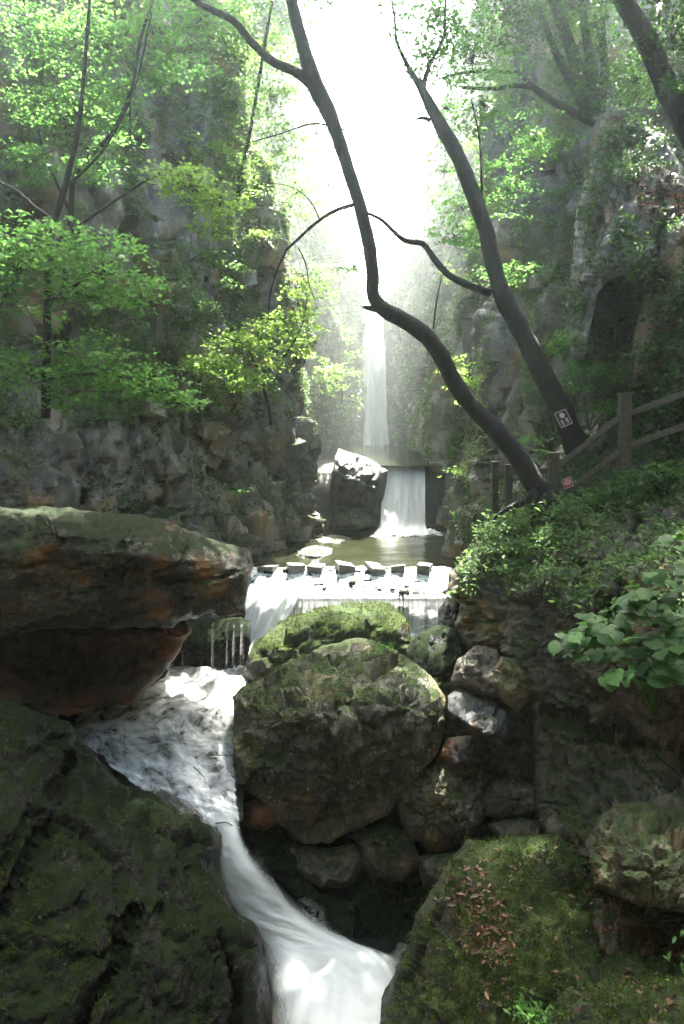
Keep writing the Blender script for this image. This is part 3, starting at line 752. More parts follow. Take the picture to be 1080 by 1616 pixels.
rock('lip_rock', [(606, 742), (612, 722), (632, 712), (650, 718), (668, 710), (690, 716), (704, 742)], [(610, 738, 26.5), (632, 714, 27.2), (668, 712, 27.0), (700, 738, 26.2), (650, 730, 26.2)], M['cliff_far'], 'hazy rocks in the upper stream behind the lip of the waterfall', 'rock', step=2.0, rough=0.15, cell=0.6, rim=7, bulge=0.4, thick=1.0, seed=105, wob=2)
rock('stream_ledge', [(272, 1054), (284, 1010), (298, 985), (330, 976), (382, 974), (396, 980), (392, 1058), (330, 1064)], [(290, 990, 13.9), (340, 979, 14.2), (390, 978, 14.0), (290, 1000, 13.4), (385, 990, 13.5), (285, 1045, 13.3), (380, 1045, 13.3)], M['slab'], 'flat-topped wet ledge with water threads behind the overhanging boulder', 'rock', step=2.5, rough=0.07, cell=0.6, rim=5, bulge=0.1, thick=1.0, seed=101, wob=3)
rock('bank_rock', [(690, 1010), (692, 965), (706, 940), (728, 950), (724, 1000), (715, 1025)], [(695, 1000, 13.2), (706, 945, 13.6), (725, 955, 12.8), (710, 1005, 12.6)], M['slab'], 'wet black rock at the right end of the weir', 'rock', step=2.5, rough=0.08, cell=0.4, rim=8, thick=0.8, seed=103, wob=3)

# grey buttress and the dark cleft above the stairs
R15 = rock('cliff_buttress', [(893, 500), (905, 400), (912, 330), (930, 255), (955, 205), (1000, 188), (1050, 215), (1085, 280), (1085, 345), (1045, 360), (1022, 430), (960, 440), (940, 470), (925, 560), (896, 580)],
     [(900, 480, 14.6), (915, 350, 14.6), (955, 215, 14.8), (1040, 220, 14.0), (1080, 320, 12.8), (960, 330, 13.0), (1010, 390, 12.1), (950, 425, 12.5), (910, 540, 13.4)],
     M['buttress'], 'smooth grey rock buttress on the right cliff above the stairs', 'rock', seed=111, rough=0.16, cell=0.9, thick=2.0, small=0.10, strata=(1.2, 1.2, 0.6))
R16 = rock('cliff_buttress', [(1020, 440), (1045, 362), (1085, 345), (1150, 340), (1150, 640), (1060, 620), (1000, 600), (1000, 540)],
     [(1030, 430, 12.2), (1080, 360, 11.8), (1140, 400, 11.2), (1010, 570, 12.4), (1070, 520, 11.6), (1140, 600, 11.0)],
     M['cliff'], 'dark rock buttress at the right edge beside the cleft', 'rock', seed=113, rough=0.18, cell=0.9, thick=2.0)
R17 = rock('stair_bank', [(715, 860), (722, 800), (760, 790), (800, 770), (850, 740), (900, 690), (960, 640), (1040, 600), (1150, 560), (1150, 830), (960, 830), (860, 860)],
     [(718, 850, 14.5), (760, 795, 14.2), (850, 745, 13.6), (960, 645, 13.4), (1140, 570, 12.0), (860, 820, 12.6), (960, 770, 12.0), (1140, 800, 10.8), (900, 720, 13.2), (1060, 680, 12.2)],
     M['outcrop'], 'earthy bank behind the stairway railing', 'bank', seed=115, rough=0.12, cell=0.7, thick=2.0, step=5)

# jutting blocks that stand out of the cliff faces
def block_mesh(seed):
    n = 5
    r = np.random.default_rng(seed)
    V = np.array([[x, y, z] for x in (-1, 1) for y in (-1, 1) for z in (-1, 1)], float) * r.uniform(0.6, 1.0, (8, 3))
    F = [(0, 1, 3, 2), (4, 6, 7, 5), (0, 4, 5, 1), (2, 3, 7, 6), (0, 2, 6, 4), (1, 5, 7, 3)]
    me = mesh('rock_block', V, F, M['cliff'])
    return me
BL = [block_mesh(900 + i) for i in range(6)]
def add_blocks(parent, V, F, n, seed, ylo, yhi, zhi):
    r = np.random.default_rng(seed)
    c = V[F].mean(1)
    nn = np.cross(V[F[:, 2]] - V[F[:, 0]], V[F[:, 3]] - V[F[:, 1]])
    nn /= np.linalg.norm(nn, axis=1, keepdims=True) + 1e-9
    ok = np.where((c[:, 1] > ylo) & (c[:, 1] < yhi) & (c[:, 2] > -1) & (c[:, 2] < zhi))[0]
    for i in r.choice(ok, n):
        o = bpy.data.objects.new('rock_block', BL[r.integers(6)])
        C.objects.link(o)
        o.parent = parent
        s = r.uniform(0.10, 0.30)
        o.location = c[i] + nn[i] * s * 0.05 * (1 if nn[i] @ (CAM - c[i]) > 0 else -1)
        o.scale = (s * r.uniform(.7, 1.4), s * r.uniform(.7, 1.3), s * r.uniform(.5, 1.5))
        o.rotation_euler = (r.normal(0, .25), r.normal(0, .25), r.uniform(0, 6.28))
add_blocks(cliffL, VL, FL, 70, 5, 10, 21, 8)
add_blocks(cliffR, VR, FR, 35, 6, 12, 22, 8)

# ------------------------------------------------------------------ water
def ribbon(name, rows, mat, parent=None, ends=0.35, soft=0.16, nu=24, nv=90, amp=0.03, seed=1, freq=(7.0, 1.2), kind='structure', uvoff=0.0, arch=0.0):
    """rows: (left point, right point) from upstream to downstream; the sheet between them follows the flow"""
    A = np.array([r[0] for r in rows]); B = np.array([r[1] for r in rows])
    mid = (A + B) / 2
    s = np.concatenate([[0], np.cumsum(np.linalg.norm(np.diff(mid, axis=0), axis=1))])
    t = np.linspace(0, s[-1], nv)
    def cr(P):
        out = np.zeros((nv, 3))
        k = np.clip(np.searchsorted(s, t, side='right') - 1, 0, len(s) - 2)
        f = ((t - s[k]) / (s[k + 1] - s[k] + 1e-9))[:, None]
        m = np.gradient(P, s, axis=0)
        h = (s[k + 1] - s[k])[:, None]
        h00 = 2 * f**3 - 3 * f**2 + 1; h10 = f**3 - 2 * f**2 + f; h01 = -2 * f**3 + 3 * f**2; h11 = f**3 - f**2
        return h00 * P[k] + h10 * h * m[k] + h01 * P[k + 1] + h11 * h * m[k + 1]
    A2, B2 = cr(A), cr(B)
    u = np.linspace(0, 1, nu)
    V = A2[:, None] * (1 - u)[None, :, None] + B2[:, None] * u[None, :, None]
    w = np.linalg.norm(B2 - A2, axis=1)
    U = u[None, :] * w[:, None] - w[:, None] / 2
    T = np.broadcast_to(t[:, None], U.shape)
    Vf = V.reshape(-1, 3)
    Fq = grid_faces(nv, nu)
    N = vnormals(Vf, Fq)
    if N[:, 2].mean() + (-N[:, 1]).mean() < 0:
        N = -N; Fq = Fq[:, ::-1]
    q = np.stack([U.ravel() * freq[0], T.ravel() * freq[1], np.full(U.size, seed * 3.1)], 1)
    rim = np.minimum(u, 1 - u)
    rim = np.broadcast_to(rim[None, :], U.shape).ravel()
    h = amp * fbm(q, 4, seed) + arch * np.sin(np.clip(np.broadcast_to(u[None, :], U.shape).ravel(), 0, 1) * np.pi)
    endf = np.clip(np.minimum(T, s[-1] - T) / 0.2, 0, 1).ravel()
    Vf = Vf + N * (h * np.clip(rim / 0.1, 0, 1))[:, None]
    uv = np.stack([U.ravel() + uvoff, T.ravel()], 1)
    o = obj(name, Vf, Fq, mat, smooth=True, uv=uv, parent=parent)
    a = o.data.attributes.new('thin', 'FLOAT', 'POINT')
    a.data.foreach_set('value', (np.clip(rim / soft, 0, 1) * (ends + (1 - ends) * endf)).astype(np.float32))
    if kind and parent is None: tag(o, kind=kind)
    return o

def pool():
    xs = np.linspace(-2.6, 3.6, 63); ys = np.linspace(15.9, 22.0, 62)
    X, Y = np.meshgrid(xs, ys, indexing='ij')
    P = np.stack([X.ravel(), Y.ravel(), np.zeros(X.size)], 1)
    r = np.hypot(P[:, 0] - 1.85, P[:, 1] - 21.0)
    P[:, 2] = 0.012 * fbm(P * np.array([1.5, 4.0, 1]), 3, 5) + 0.05 * fbm(P * np.array([3, 4, 1]), 3, 6) * np.exp(-r / 0.9)
    tag(obj('pool_water', P, grid_faces(63, 62)[:, ::-1][:, ::-1], M['pool'], smooth=True, origin=(0, 0, 0)), kind='structure')
pool()

def prow(pxl, pxr, py, z):
    return (on_z(pxl, py, z), on_z(pxr, py, z))
def yrow(pxl, pxr, py, Y):
    return (at(pxl, py, Y), at(pxr, py, Y))

# main waterfall with its rock step behind
fall_root = empty('waterfall', (1.85, 21.2, 0))
tag(fall_root, kind='structure')
ribbon('main_curtain', [yrow(612, 670, 734, 22.9), yrow(608, 672, 739, 22.1), yrow(606, 672, 746, 21.8), yrow(603, 672, 770, 21.4), yrow(601, 672, 795, 21.0), yrow(599, 673, 815, 20.7), yrow(596, 675, 832, 20.4), yrow(588, 682, 844, 20.0)], M['fall'], fall_root, amp=0.06, seed=3, nu=40)
ribbon('splash_apron', [yrow(598, 690, 834, 20.6), yrow(588, 700, 842, 20.2), yrow(575, 715, 850, 19.7)], M['foam'], fall_root, amp=0.05, seed=5, nu=40, nv=40)
# upper pool and the far high fall
up = np.array([[0.9, 21.7, 1.92], [3.2, 21.7, 1.92], [3.4, 32.3, 1.98], [-1.5, 32.3, 1.98]])
tag(obj('upper_stream_water', up, [(0, 1, 2, 3)], M['pool'], origin=(0, 0, 0)), kind='structure')
hf = empty('far_waterfall', (1.6, 31.8, 2.0)); tag(hf, kind='structure')
ribbon('high_curtain', [yrow(560, 612, 468, 35.0), yrow(562, 611, 478, 33.4), yrow(564, 610, 500, 32.6), yrow(570, 610, 550, 31.6), yrow(574, 612, 600, 30.9), yrow(575, 614, 650, 30.2), yrow(574, 617, 706, 29.4)], M['fall'], hf, ends=0.15, soft=0.5, amp=0.08, seed=7, nu=30)
# rock step the main waterfall drops over
rock('waterfall_step', [(600, 745), (612, 741), (640, 740), (680, 741), (686, 745), (690, 845), (596, 845)], [(595, 748, 21.9), (640, 743, 22.3), (715, 748, 22.1), (600, 835, 21.5), (660, 835, 21.7), (715, 835, 21.4)], M['grey'], 'dark rock step behind the white curtain of the waterfall', 'rock', step=3, rough=0.06, cell=0.5, rim=4, bulge=0.05, thick=0.6, seed=121, wob=1)

# the weir: sloping apron, lip and stepping stones
weir = empty('weir', (0.3, 15.6, -1.5))
tag(weir, 'low stone weir with sloping apron carrying the stepping stones', 'weir')
def extrude_profile(prof, x0, x1, n=70, seed=1, amp=0.04):
    pr = np.array(prof, float)
    seg = np.concatenate([[0], np.cumsum(np.linalg.norm(np.diff(pr, axis=0), axis=1))])
    t = np.linspace(0, seg[-1], 40)
    yy = np.interp(t, seg, pr[:, 0]); zz = np.interp(t, seg, pr[:, 1])
    xs = np.linspace(x0, x1, n)
    P = np.stack([np.repeat(xs, 40), np.tile(yy, n), np.tile(zz, n)], 1)
    P[:, 2] += amp * facet(P * 2.2, seed, 0.3, 0.8)
    P[:, 1] += amp * facet(P * 2.0 + 5, seed + 9, 0.3, 0.8)
    return P, grid_faces(n, 40)
P_, F_ = extrude_profile([(16.25, -0.9), (16.2, -0.03), (15.95, -0.05), (15.7, -0.16), (15.25, -0.40), (15.2, -0.46), (15.1, -1.25), (14.9, -1.6)], -2.7, 3.4, 90, 9, 0.05)
obj('apron', P_, F_, M['slab'], weir)
def apron_rows(x0, x1, dz=0.05):
    return [((x0, 16.25, 0.0 + dz * .3), (x1, 16.25, dz * .3)), ((x0, 15.95, 0.0 + dz * .5), (x1, 15.95, dz * .5)), ((x0, 15.7, -0.12 + dz), (x1, 15.7, -0.12 + dz)), ((x0, 15.25, -0.36 + dz), (x1, 15.25, -0.36 + dz)), ((x0, 15.14, -0.44 + dz), (x1, 15.14, -0.44 + dz))]
ribbon('apron_water', apron_rows(-2.3, 2.75, 0.09), M['apron'], weir, nu=150, nv=50, amp=0.05, seed=15, freq=(3.5, 2.5))
for (a, b, nm, sd_) in ((1.35, 2.55, 'veil', 21), (-0.1, 1.4, 'veil', 23), (-1.5, 0.0, 'veil', 25)):
    ribbon(nm, [((a, 15.16, -0.35), (b, 15.16, -0.35)), ((a, 15.02, -0.42), (b, 15.02, -0.42)), ((a, 14.96, -0.6), (b, 14.96, -0.6)), ((a - .02, 14.9, -1.0), (b + .02, 14.9, -1.0)), ((a - .05, 14.8, -1.3), (b + .05, 14.8, -1.3))], M['veil'], weir, nu=90, nv=40, amp=0.035, seed=sd_, freq=(14, 0.8), uvoff=sd_)
ribbon('plunge_foam', [((0.9, 14.95, -1.18), (2.7, 14.95, -1.18)), ((0.9, 14.5, -1.24), (2.6, 14.5, -1.24)), ((0.9, 14.0, -1.3), (2.4, 14.0, -1.3))], M['foam'], weir, nu=50, nv=30, amp=0.04, seed=27)

stones_px = [(420, 903, 26, 1), (465, 902, 27, 1), (497, 909, 24, 0), (545, 905, 27, 1), (596, 911, 24, 0), (634, 912, 22, 0), (680, 914, 21, 1)]
order = ['leftmost, beside the overhanging boulder', 'second from the left', 'third from the left', 'middle one of seven', 'third from the right', 'second from the right', 'rightmost, next to the outcrop']
for i, (px, py, w, tall) in enumerate(stones_px):
    c = on_z(px, py, 0.10)
    wd = w / 1080 * 16 * 1.04
    r = np.random.default_rng(60 + i)
    n = 6
    g = np.linspace(-1, 1, n)
    V = []; F = []
    def face(fn):
        off = len(V)
        for a in g:
            for b in g:
                V.append(fn(a, b))
        F.extend([tuple(int(k) + off for k in f) for f in grid_faces(n, n)])
    face(lambda a, b: (a, b, 1)); face(lambda a, b: (a, -b, -1)); face(lambda a, b: (1, a, b)); face(lambda a, b: (-1, -a, b)); face(lambda a, b: (a, -1, b)); face(lambda a, b: (-a, 1, b))
    V = np.array(V, float)
    rr = 0.12
    core = np.clip(V, -1 + rr, 1 - rr)
    dv = V - core
    ln = np.linalg.norm(dv, axis=1, keepdims=True)
    V = core + dv / np.maximum(ln, 1e-6) * np.minimum(ln, rr)
    V = V + 0.06 * np.stack([vnoise(V * 2 + i, 3), vnoise(V * 2 + i + 9, 4), vnoise(V * 2 + i + 20, 5)], 1)
    V = V * np.array([wd / 2, 0.24, 0.105]) * np.array([1, r.uniform(.75, 1.2), r.uniform(.7, 1.35)])
    V[:, 2] += V[:, 0] * r.normal(0, 0.12) + V[:, 1] * r.normal(0, 0.1)
    a = r.normal(0, 0.2)
    V = np.stack([V[:, 0] * math.cos(a) - V[:, 1] * math.sin(a), V[:, 0] * math.sin(a) + V[:, 1] * math.cos(a), V[:, 2]], 1)
    V = V + np.array([c[0], 15.95, 0.02 + 0.02 * tall])
    o = obj('stepping_stone', V, F, M['stepstone'], smooth=False)
    tag(o, 'square stepping stone on the weir crest, ' + order[i], 'stepping stone', 'stepping stones across the weir')

crest = empty('crest_rubble', (0.3, 15.9, -0.05)); tag(crest, 'low broken stones wedged between the stepping stones on the weir crest', 'rubble')
rc = np.random.default_rng(77)
for k in range(26):
    px = 400 + k * 12.2 + rc.normal(0, 3)
    c = on_z(px, 908 + rc.normal(0, 3), 0.0)
    V = np.array([[x, y, z] for x in (-1, 1) for y in (-1, 1) for z in (-1, 1)], float) * rc.uniform(0.55, 1.1, (8, 3)) * np.array([rc.uniform(.07, .15), rc.uniform(.06, .12), rc.uniform(.03, .06)])
    obj('stone', V + np.array([c[0], 15.9 + rc.normal(0, .1), 0.0]), [(0, 1, 3, 2), (4, 6, 7, 5), (0, 4, 5, 1), (2, 3, 7, 6), (0, 2, 6, 4), (1, 5, 7, 3)], M['slab'], crest)

ap = empty('apron_stones', (0.3, 15.5, -0.3)); tag(ap, 'small dark stones breaking through the white water below the stepping stones', 'rubble')
for k in range(20):
    c = np.array([rc.uniform(-1.7, 2.4), rc.uniform(15.2, 15.75), 0.0]); c[2] = np.interp(c[1], [15.2, 15.7], [-0.36, -0.10])
    V = np.array([[x, y, z] for x in (-1, 1) for y in (-1, 1) for z in (-1, 1)], float) * rc.uniform(0.5, 1.1, (8, 3)) * np.array([rc.uniform(.05, .14), rc.uniform(.05, .10), rc.uniform(.05, .10)])
    obj('stone', V + c, [(0, 1, 3, 2), (4, 6, 7, 5), (0, 4, 5, 1), (2, 3, 7, 6), (0, 2, 6, 4), (1, 5, 7, 3)], M['slab'], ap)

# left cascade, foaming run and lower chute
stream = empty('stream', (-2.5, 10.5, -1.6)); tag(stream, kind='structure')
ribbon('side_cascade', [yrow(392, 480, 922, 15.35), yrow(388, 476, 935, 15.1), yrow(386, 466, 958, 14.85), yrow(384, 446, 990, 14.6), yrow(380, 424, 1020, 14.35), yrow(362, 410, 1050, 13.9), yrow(340, 400, 1064, 13.4)], M['fall'], stream, nu=40, amp=0.10, seed=33, freq=(6, 1.0))
ribbon('thread', [yrow(288, 296, 1000, 13.38), yrow(287, 296, 1030, 13.25), yrow(285, 297, 1056, 13.15)], M['thread'], stream, nu=8, nv=24, amp=0.01, seed=35)
for (a, b, sd_) in ((335, 338, 38), (358, 361, 39), (368, 372, 40), (380, 385, 41)):
    ribbon('thread', [yrow(a, b, 982, 13.6), yrow(a, b, 990, 13.28), yrow(a - 1, b, 1020, 13.18), yrow(a - 2, b + 1, 1058, 13.08)], M['thread'], stream, nu=8, nv=24, amp=0.015, seed=sd_, ends=0.2)
ribbon('foam_run', [prow(250, 402, 1046, -1.3), prow(262, 395, 1056, -1.33), prow(235, 392, 1080, -1.36), prow(150, 384, 1110, -1.42), prow(110, 380, 1150, -1.48), prow(150, 378, 1190, -1.54), prow(200, 376, 1230, -1.62), prow(245, 376, 1265, -1.70), prow(285, 380, 1295, -1.82), prow(325, 380, 1318, -2.0)], M['foam'], stream, nu=120, nv=220, amp=0.16, seed=41, freq=(2.6, 2.4), soft=0.10)
ribbon('stream_bed_water', [prow(240, 402, 1050, -1.45), prow(110, 392, 1110, -1.56), prow(90, 388, 1160, -1.63), prow(190, 384, 1240, -1.78), prow(280, 384, 1295, -1.95)], M['pool'], stream, nu=20, nv=40, amp=0.03, seed=49)
ribbon('chute', [prow(310, 384, 1285, -1.74), prow(332, 384, 1310, -1.86), prow(340, 402, 1350, -2.12), prow(345, 452, 1400, -2.48), prow(364, 496, 1440, -2.78), prow(400, 556, 1480, -3.02), prow(416, 640, 1515, -3.12), prow(420, 680, 1555, -3.15), prow(425, 680, 1640, -3.17), prow(425, 680, 1700, -3.18)], M['chute'], stream, nu=80, nv=160, amp=0.05, seed=43, freq=(1.6, 1.6), arch=0.10, soft=0.30)
dp = np.array([on_z(400, 1480, -3.2), on_z(720, 1480, -3.2), on_z(760, 1720, -3.2), on_z(400, 1720, -3.2)])
tag(obj('plunge_pool_water', dp, [(3, 2, 1, 0)], M['still'], origin=(0, 0, 0)), kind='structure')

# ------------------------------------------------------------------ plants
def leaves(P, size, nrm, yaw, mat, name, parent=None, long=1.0, fold=0.12, lobes=False, curl=0.0):
    """one mesh of leaf blades: P centres, nrm face normals, yaw direction around the normal"""
    n = len(P)
    nrm = nrm / (np.linalg.norm(nrm, axis=1, keepdims=True) + 1e-9)
    ref = np.where(np.abs(nrm[:, 2:3]) > 0.9, np.array([[1.0, 0, 0]]), np.array([[0, 0, 1.0]]))
    u = np.cross(nrm, ref); u /= np.linalg.norm(u, axis=1, keepdims=True) + 1e-9
    v = np.cross(nrm, u)
    c, s = np.cos(yaw)[:, None], np.sin(yaw)[:, None]
    a = u * c + v * s
    b = np.cross(nrm, a)
    size = np.asarray(size)[:, None]
    L, W = size * long * 0.5, size * 0.30
    if lobes:
        sh = [(-1, 0, 0), (-0.35, 1.0, fold), (0.15, 1.15, fold), (0.4, 0.5, 0), (1, 0, -fold), (0.4, -0.5, 0), (0.15, -1.15, fold), (-0.35, -1.0, fold)]
    else:
        sh = [(-1, 0, 0), (0.0, 1, fold), (1, 0, -fold), (0.0, -1, fold)]
    k = len(sh)
    V = np.stack([P + a * L * x + b * W * y + nrm * size * z for x, y, z in sh], 1).reshape(-1, 3)
    i = np.arange(n)[:, None] * k
    if lobes:
        F = np.concatenate([i + np.array([[0, 1, 2, 3]]), i + np.array([[0, 3, 4, 5]]), i + np.array([[0, 5, 6, 7]])])
    else:
        F = np.concatenate([i + np.array([[0, 1, 2]]), i + np.array([[0, 2, 3]])])
    return obj(name, V, F, mat, parent)

def spray(px, py, Y, rx, ry, n, leaf, seed, rd=None, per=26, droop=0.35):
    """leaf centres and normals for one flattish mass of sprays; radii in photo pixels at distance Y"""
    r = np.random.default_rng(seed)
    m = Y / F_PX
    c = at(px, py, Y)
    RX, RZ = rx * m, ry * m
    RY = rd if rd else RX * 0.7
    k = max(1, int(n / per))
    q = r.normal(0, 0.5, (k, 3))
    q = q / np.maximum(1, np.linalg.norm(q, axis=1, keepdims=True))
    sc = c + q * np.array([RX, RY, RZ])
    P = []; N = []
    for j in range(k):
        rad = r.uniform(2.0, 4.5) * leaf * (1 + 0.4 * r.random())
        d = r.uniform(0, 6.28)
        tl = np.array([math.cos(d), math.sin(d), 0]) * droop * r.uniform(0.2, 1)
        nn = np.array([0, 0, 1.0]) + tl
        a = r.uniform(0, 6.28, per); rr = np.sqrt(r.random(per)) * rad
        off = np.stack([rr * np.cos(a), rr * np.sin(a), r.normal(0, leaf * 0.35, per)], 1)
        off[:, 2] -= (off[:, :2] * tl[:2]).sum(1)
        P.append(sc[j] + off)
        N.append(nn + r.normal(0, 0.45, (per, 3)))
    return np.concatenate(P), np.concatenate(N), sc

def tube(name, pts, radii, mat, parent=None, sides=9, seg=None, seed=1, rough=0.06):
    P = np.array(pts, float); R = np.array(radii, float)
    s = np.concatenate([[0], np.cumsum(np.linalg.norm(np.diff(P, axis=0), axis=1))])
    n = seg or max(6, int(s[-1] / 0.10))
    t = np.linspace(0, s[-1], n)
    m = np.gradient(P, s, axis=0) if len(P) > 2 else np.repeat((P[1:] - P[:1]) / s[-1], 2, 0)
    k = np.clip(np.searchsorted(s, t, side='right') - 1, 0, len(s) - 2)
    h = (s[k + 1] - s[k])[:, None]; f = ((t - s[k])[:, None]) / h
    Q = (2 * f**3 - 3 * f**2 + 1) * P[k] + (f**3 - 2 * f**2 + f) * h * m[k] + (-2 * f**3 + 3 * f**2) * P[k + 1] + (f**3 - f**2) * h * m[k + 1]
    r = np.interp(t, s, R)
    T = np.gradient(Q, axis=0); T /= np.linalg.norm(T, axis=1, keepdims=True)
    ref = np.array([0, -1.0, 0.05])
    A = np.cross(T, ref); A /= np.linalg.norm(A, axis=1, keepdims=True) + 1e-9
    B = np.cross(T, A)
    ang = np.linspace(0, 2 * np.pi, sides, endpoint=False)
    V = Q[:, None] + (A[:, None] * np.cos(ang)[None, :, None] + B[:, None] * np.sin(ang)[None, :, None]) * r[:, None, None]
    Vf = V.reshape(-1, 3)
    c = np.repeat(Q, sides, 0)
    d = Vf - c
    Vf = c + d * (1 + rough * 3 * fbm(Vf * 3.5, 3, seed) + rough * 1.6 * fbm(Vf * np.array([16, 16, 6]), 3, seed + 1))[:, None]
    F = []
    for i in range(n - 1):
        for j in range(sides):
            F.append((i * sides + j, i * sides + (j + 1) % sides, (i + 1) * sides + (j + 1) % sides, (i + 1) * sides + j))
    F.append(tuple(range(sides))[::-1]); F.append(tuple((n - 1) * sides + j for j in range(sides)))
    return obj(name, Vf, F, mat, parent, smooth=True)

def limb(name, pix, Yf, mat, parent, seed=1, sides=8):
    """pix: (px, py, width in photo pixels, distance)"""
    pts = [at(p[0], p[1], p[3] if len(p) > 3 else Yf) for p in pix]
    rad = [p[2] * 0.38 * (p[3] if len(p) > 3 else Yf) / F_PX for p in pix]
    return tube(name, pts, rad, mat, parent, sides=sides, seed=seed)

def foliage(parent, clusters, leaf, mat, seed, name='crown', lobes=False, twigs=None, twig_from=None, droop=0.35, long=1.0, per=26):
    PP = []; NN = []; S = []
    for i, cl in enumerate(clusters):
        p, nn, sc = spray(*cl[:6], leaf, seed * 100 + i, rd=cl[6] if len(cl) > 6 else None, droop=droop, per=per)
        PP.append(p); NN.append(nn); S.append((at(cl[0], cl[1], cl[2]), sc))
    P = np.concatenate(PP); N = np.concatenate(NN)
    r = np.random.default_rng(seed)
    o = leaves(P, leaf * (0.45 + 1.0 * r.random(len(P)) ** 1.3), N, r.uniform(0, 6.28, len(P)), mat, name, parent, lobes=lobes, long=long)
    if twigs is not None:
        V = []; F = []
        for c, sc in S:
            src = c if twig_from is None else min(twig_from, key=lambda q: np.linalg.norm(np.array(q) - c))
            for q in sc[::2]:
                a = np.array(src) * 0.35 + c * 0.65 + r.normal(0, 0.06, 3)
                for (p0, p1, w0, w1) in ((np.array(src), a, 0.011, 0.007), (a, q, 0.007, 0.003)):
                    T = p1 - p0; T = T / (np.linalg.norm(T) + 1e-9)
                    A = np.cross(T, [0.3, 0.5, 0.8]); A /= np.linalg.norm(A) + 1e-9; B = np.cross(T, A)
                    b = len(V)
                    for w, p in ((w0, p0), (w1, p1)):
                        for g in range(3):
                            V.append(p + (A * math.cos(g * 2.094) + B * math.sin(g * 2.094)) * w)
                    for g in range(3):
                        F.append((b + g, b + (g + 1) % 3, b + 3 + (g + 1) % 3, b + 3 + g))
        tag(obj('twigs', np.array(V), F, twigs, parent), kind='stuff')
    return o

# --- the dark S-shaped tree leaning over the stream
t1 = empty('leaning_tree', at(852, 790, 11.6)); tag(t1, 'dark S-shaped bare tree leaning far out over the stream', 'tree')
limb('trunk', [(862, 800, 54, 11.6), (848, 772, 46), (820, 725, 42), (786, 682, 39), (745, 640, 36), (712, 595, 34), (692, 555, 33), (668, 525, 33), (632, 502, 32), (604, 487, 30), (590, 468, 27), (589, 432, 25), (580, 375, 25), (566, 318, 24), (548, 262, 24), (530, 205, 26), (512, 163, 30), (495, 128, 32), (482, 85, 25), (472, 45, 24), (460, 0, 22), (448, -60, 20)], 11.6, M['bark'], t1, 3, 18)
for k, rt in enumerate([[(848, 776, 26), (826, 792, 18), (796, 806, 10), (776, 822, 4)], [(854, 784, 26), (872, 800, 18), (892, 822, 9), (900, 842, 4)], [(850, 782, 26), (846, 802, 18), (838, 826, 10), (836, 850, 4)]]):
    limb('root', rt, 11.45, M['bark'], t1, 130 + k, 8)
limb('branch', [(500, 140, 22), (468, 114, 18), (432, 98, 16), (395, 64, 15), (368, 32, 14), (330, 14, 11), (300, -4, 10), (250, -40, 8)], 11.6, M['bark'], t1, 5)
limb('branch', [(606, 488, 14), (588, 487, 13), (572, 484, 5)], 11.6, M['bark'], t1, 7)
limb('branch', [(562, 322, 8), (530, 332, 6.5), (495, 355, 6), (470, 378, 5.5), (450, 396, 5)], 11.6, M['bark'], t1, 9, 6)
limb('branch', [(452, 395, 4), (438, 425, 3.4), (426, 470, 2.8), (423, 510, 1.6)], 11.6, M['bark'], t1, 11, 5)
limb('branch', [(472, 392, 3.4), (484, 420, 3), (488, 450, 2.4), (498, 475, 1.4)], 11.6, M['bark'], t1, 13, 5)
limb('branch', [(504, 345, 3), (495, 325, 2.6), (470, 300, 2.2), (440, 290, 1.6), (410, 292, 1.2)], 11.6, M['bark'], t1, 15, 5)
limb('branch', [(684, 520, 4), (690, 470, 3.2), (700, 430, 2.4), (712, 405, 1.4)], 11.6, M['bark'], t1, 17, 5)
limb('branch', [(545, 205, 4), (500, 195, 3.4), (440, 212, 2.6), (370, 232, 1.6)], 11.6, M['bark'], t1, 19, 5)
foliage(t1, [(548, 425, 11.6, 28, 14, 60), (380, -30, 11.6, 120, 40, 500), (480, -60, 11.6, 120, 40, 500)], 0.075, M['leaf_mid'], 71)

# --- the tree on the right bank
t2 = empty('bank_tree', at(908, 700, 13.2)); tag(t2, 'straight dark tree on the right bank carrying the tilted sign', 'tree')
limb('trunk', [(915, 715, 58, 13.2), (903, 688, 50), (880, 635, 44), (852, 580, 39), (822, 520, 37), (795, 470, 36), (778, 415, 33), (766, 360, 30), (748, 310, 29), (726, 255, 28), (700, 205, 27), (676, 160, 21), (660, 128, 16)], 13.2, M['bark2'], t2, 23, 12)
limb('branch', [(775, 462, 16), (745, 452, 14), (710, 435, 13), (685, 408, 13), (668, 385, 11), (640, 380, 9), (622, 366, 8), (604, 348, 7), (580, 336, 6)], 13.2, M['bark2'], t2, 25)
limb('branch', [(680, 190, 8), (665, 186, 6), (655, 189, 3)], 13.2, M['bark2'], t2, 27, 6)
limb('branch', [(762, 345, 6), (760, 280, 5), (757, 220, 4), (745, 160, 2.5)], 13.2, M['bark2'], t2, 29, 6)
limb('branch', [(664, 138, 14), (645, 106, 9), (628, 70, 6), (622, 20, 4), (610, -40, 3)], 13.2, M['bark2'], t2, 31, 6)
limb('branch', [(666, 140, 12), (680, 100, 8), (700, 60, 6), (704, 0, 4), (715, -50, 3)], 13.2, M['bark2'], t2, 32, 6)
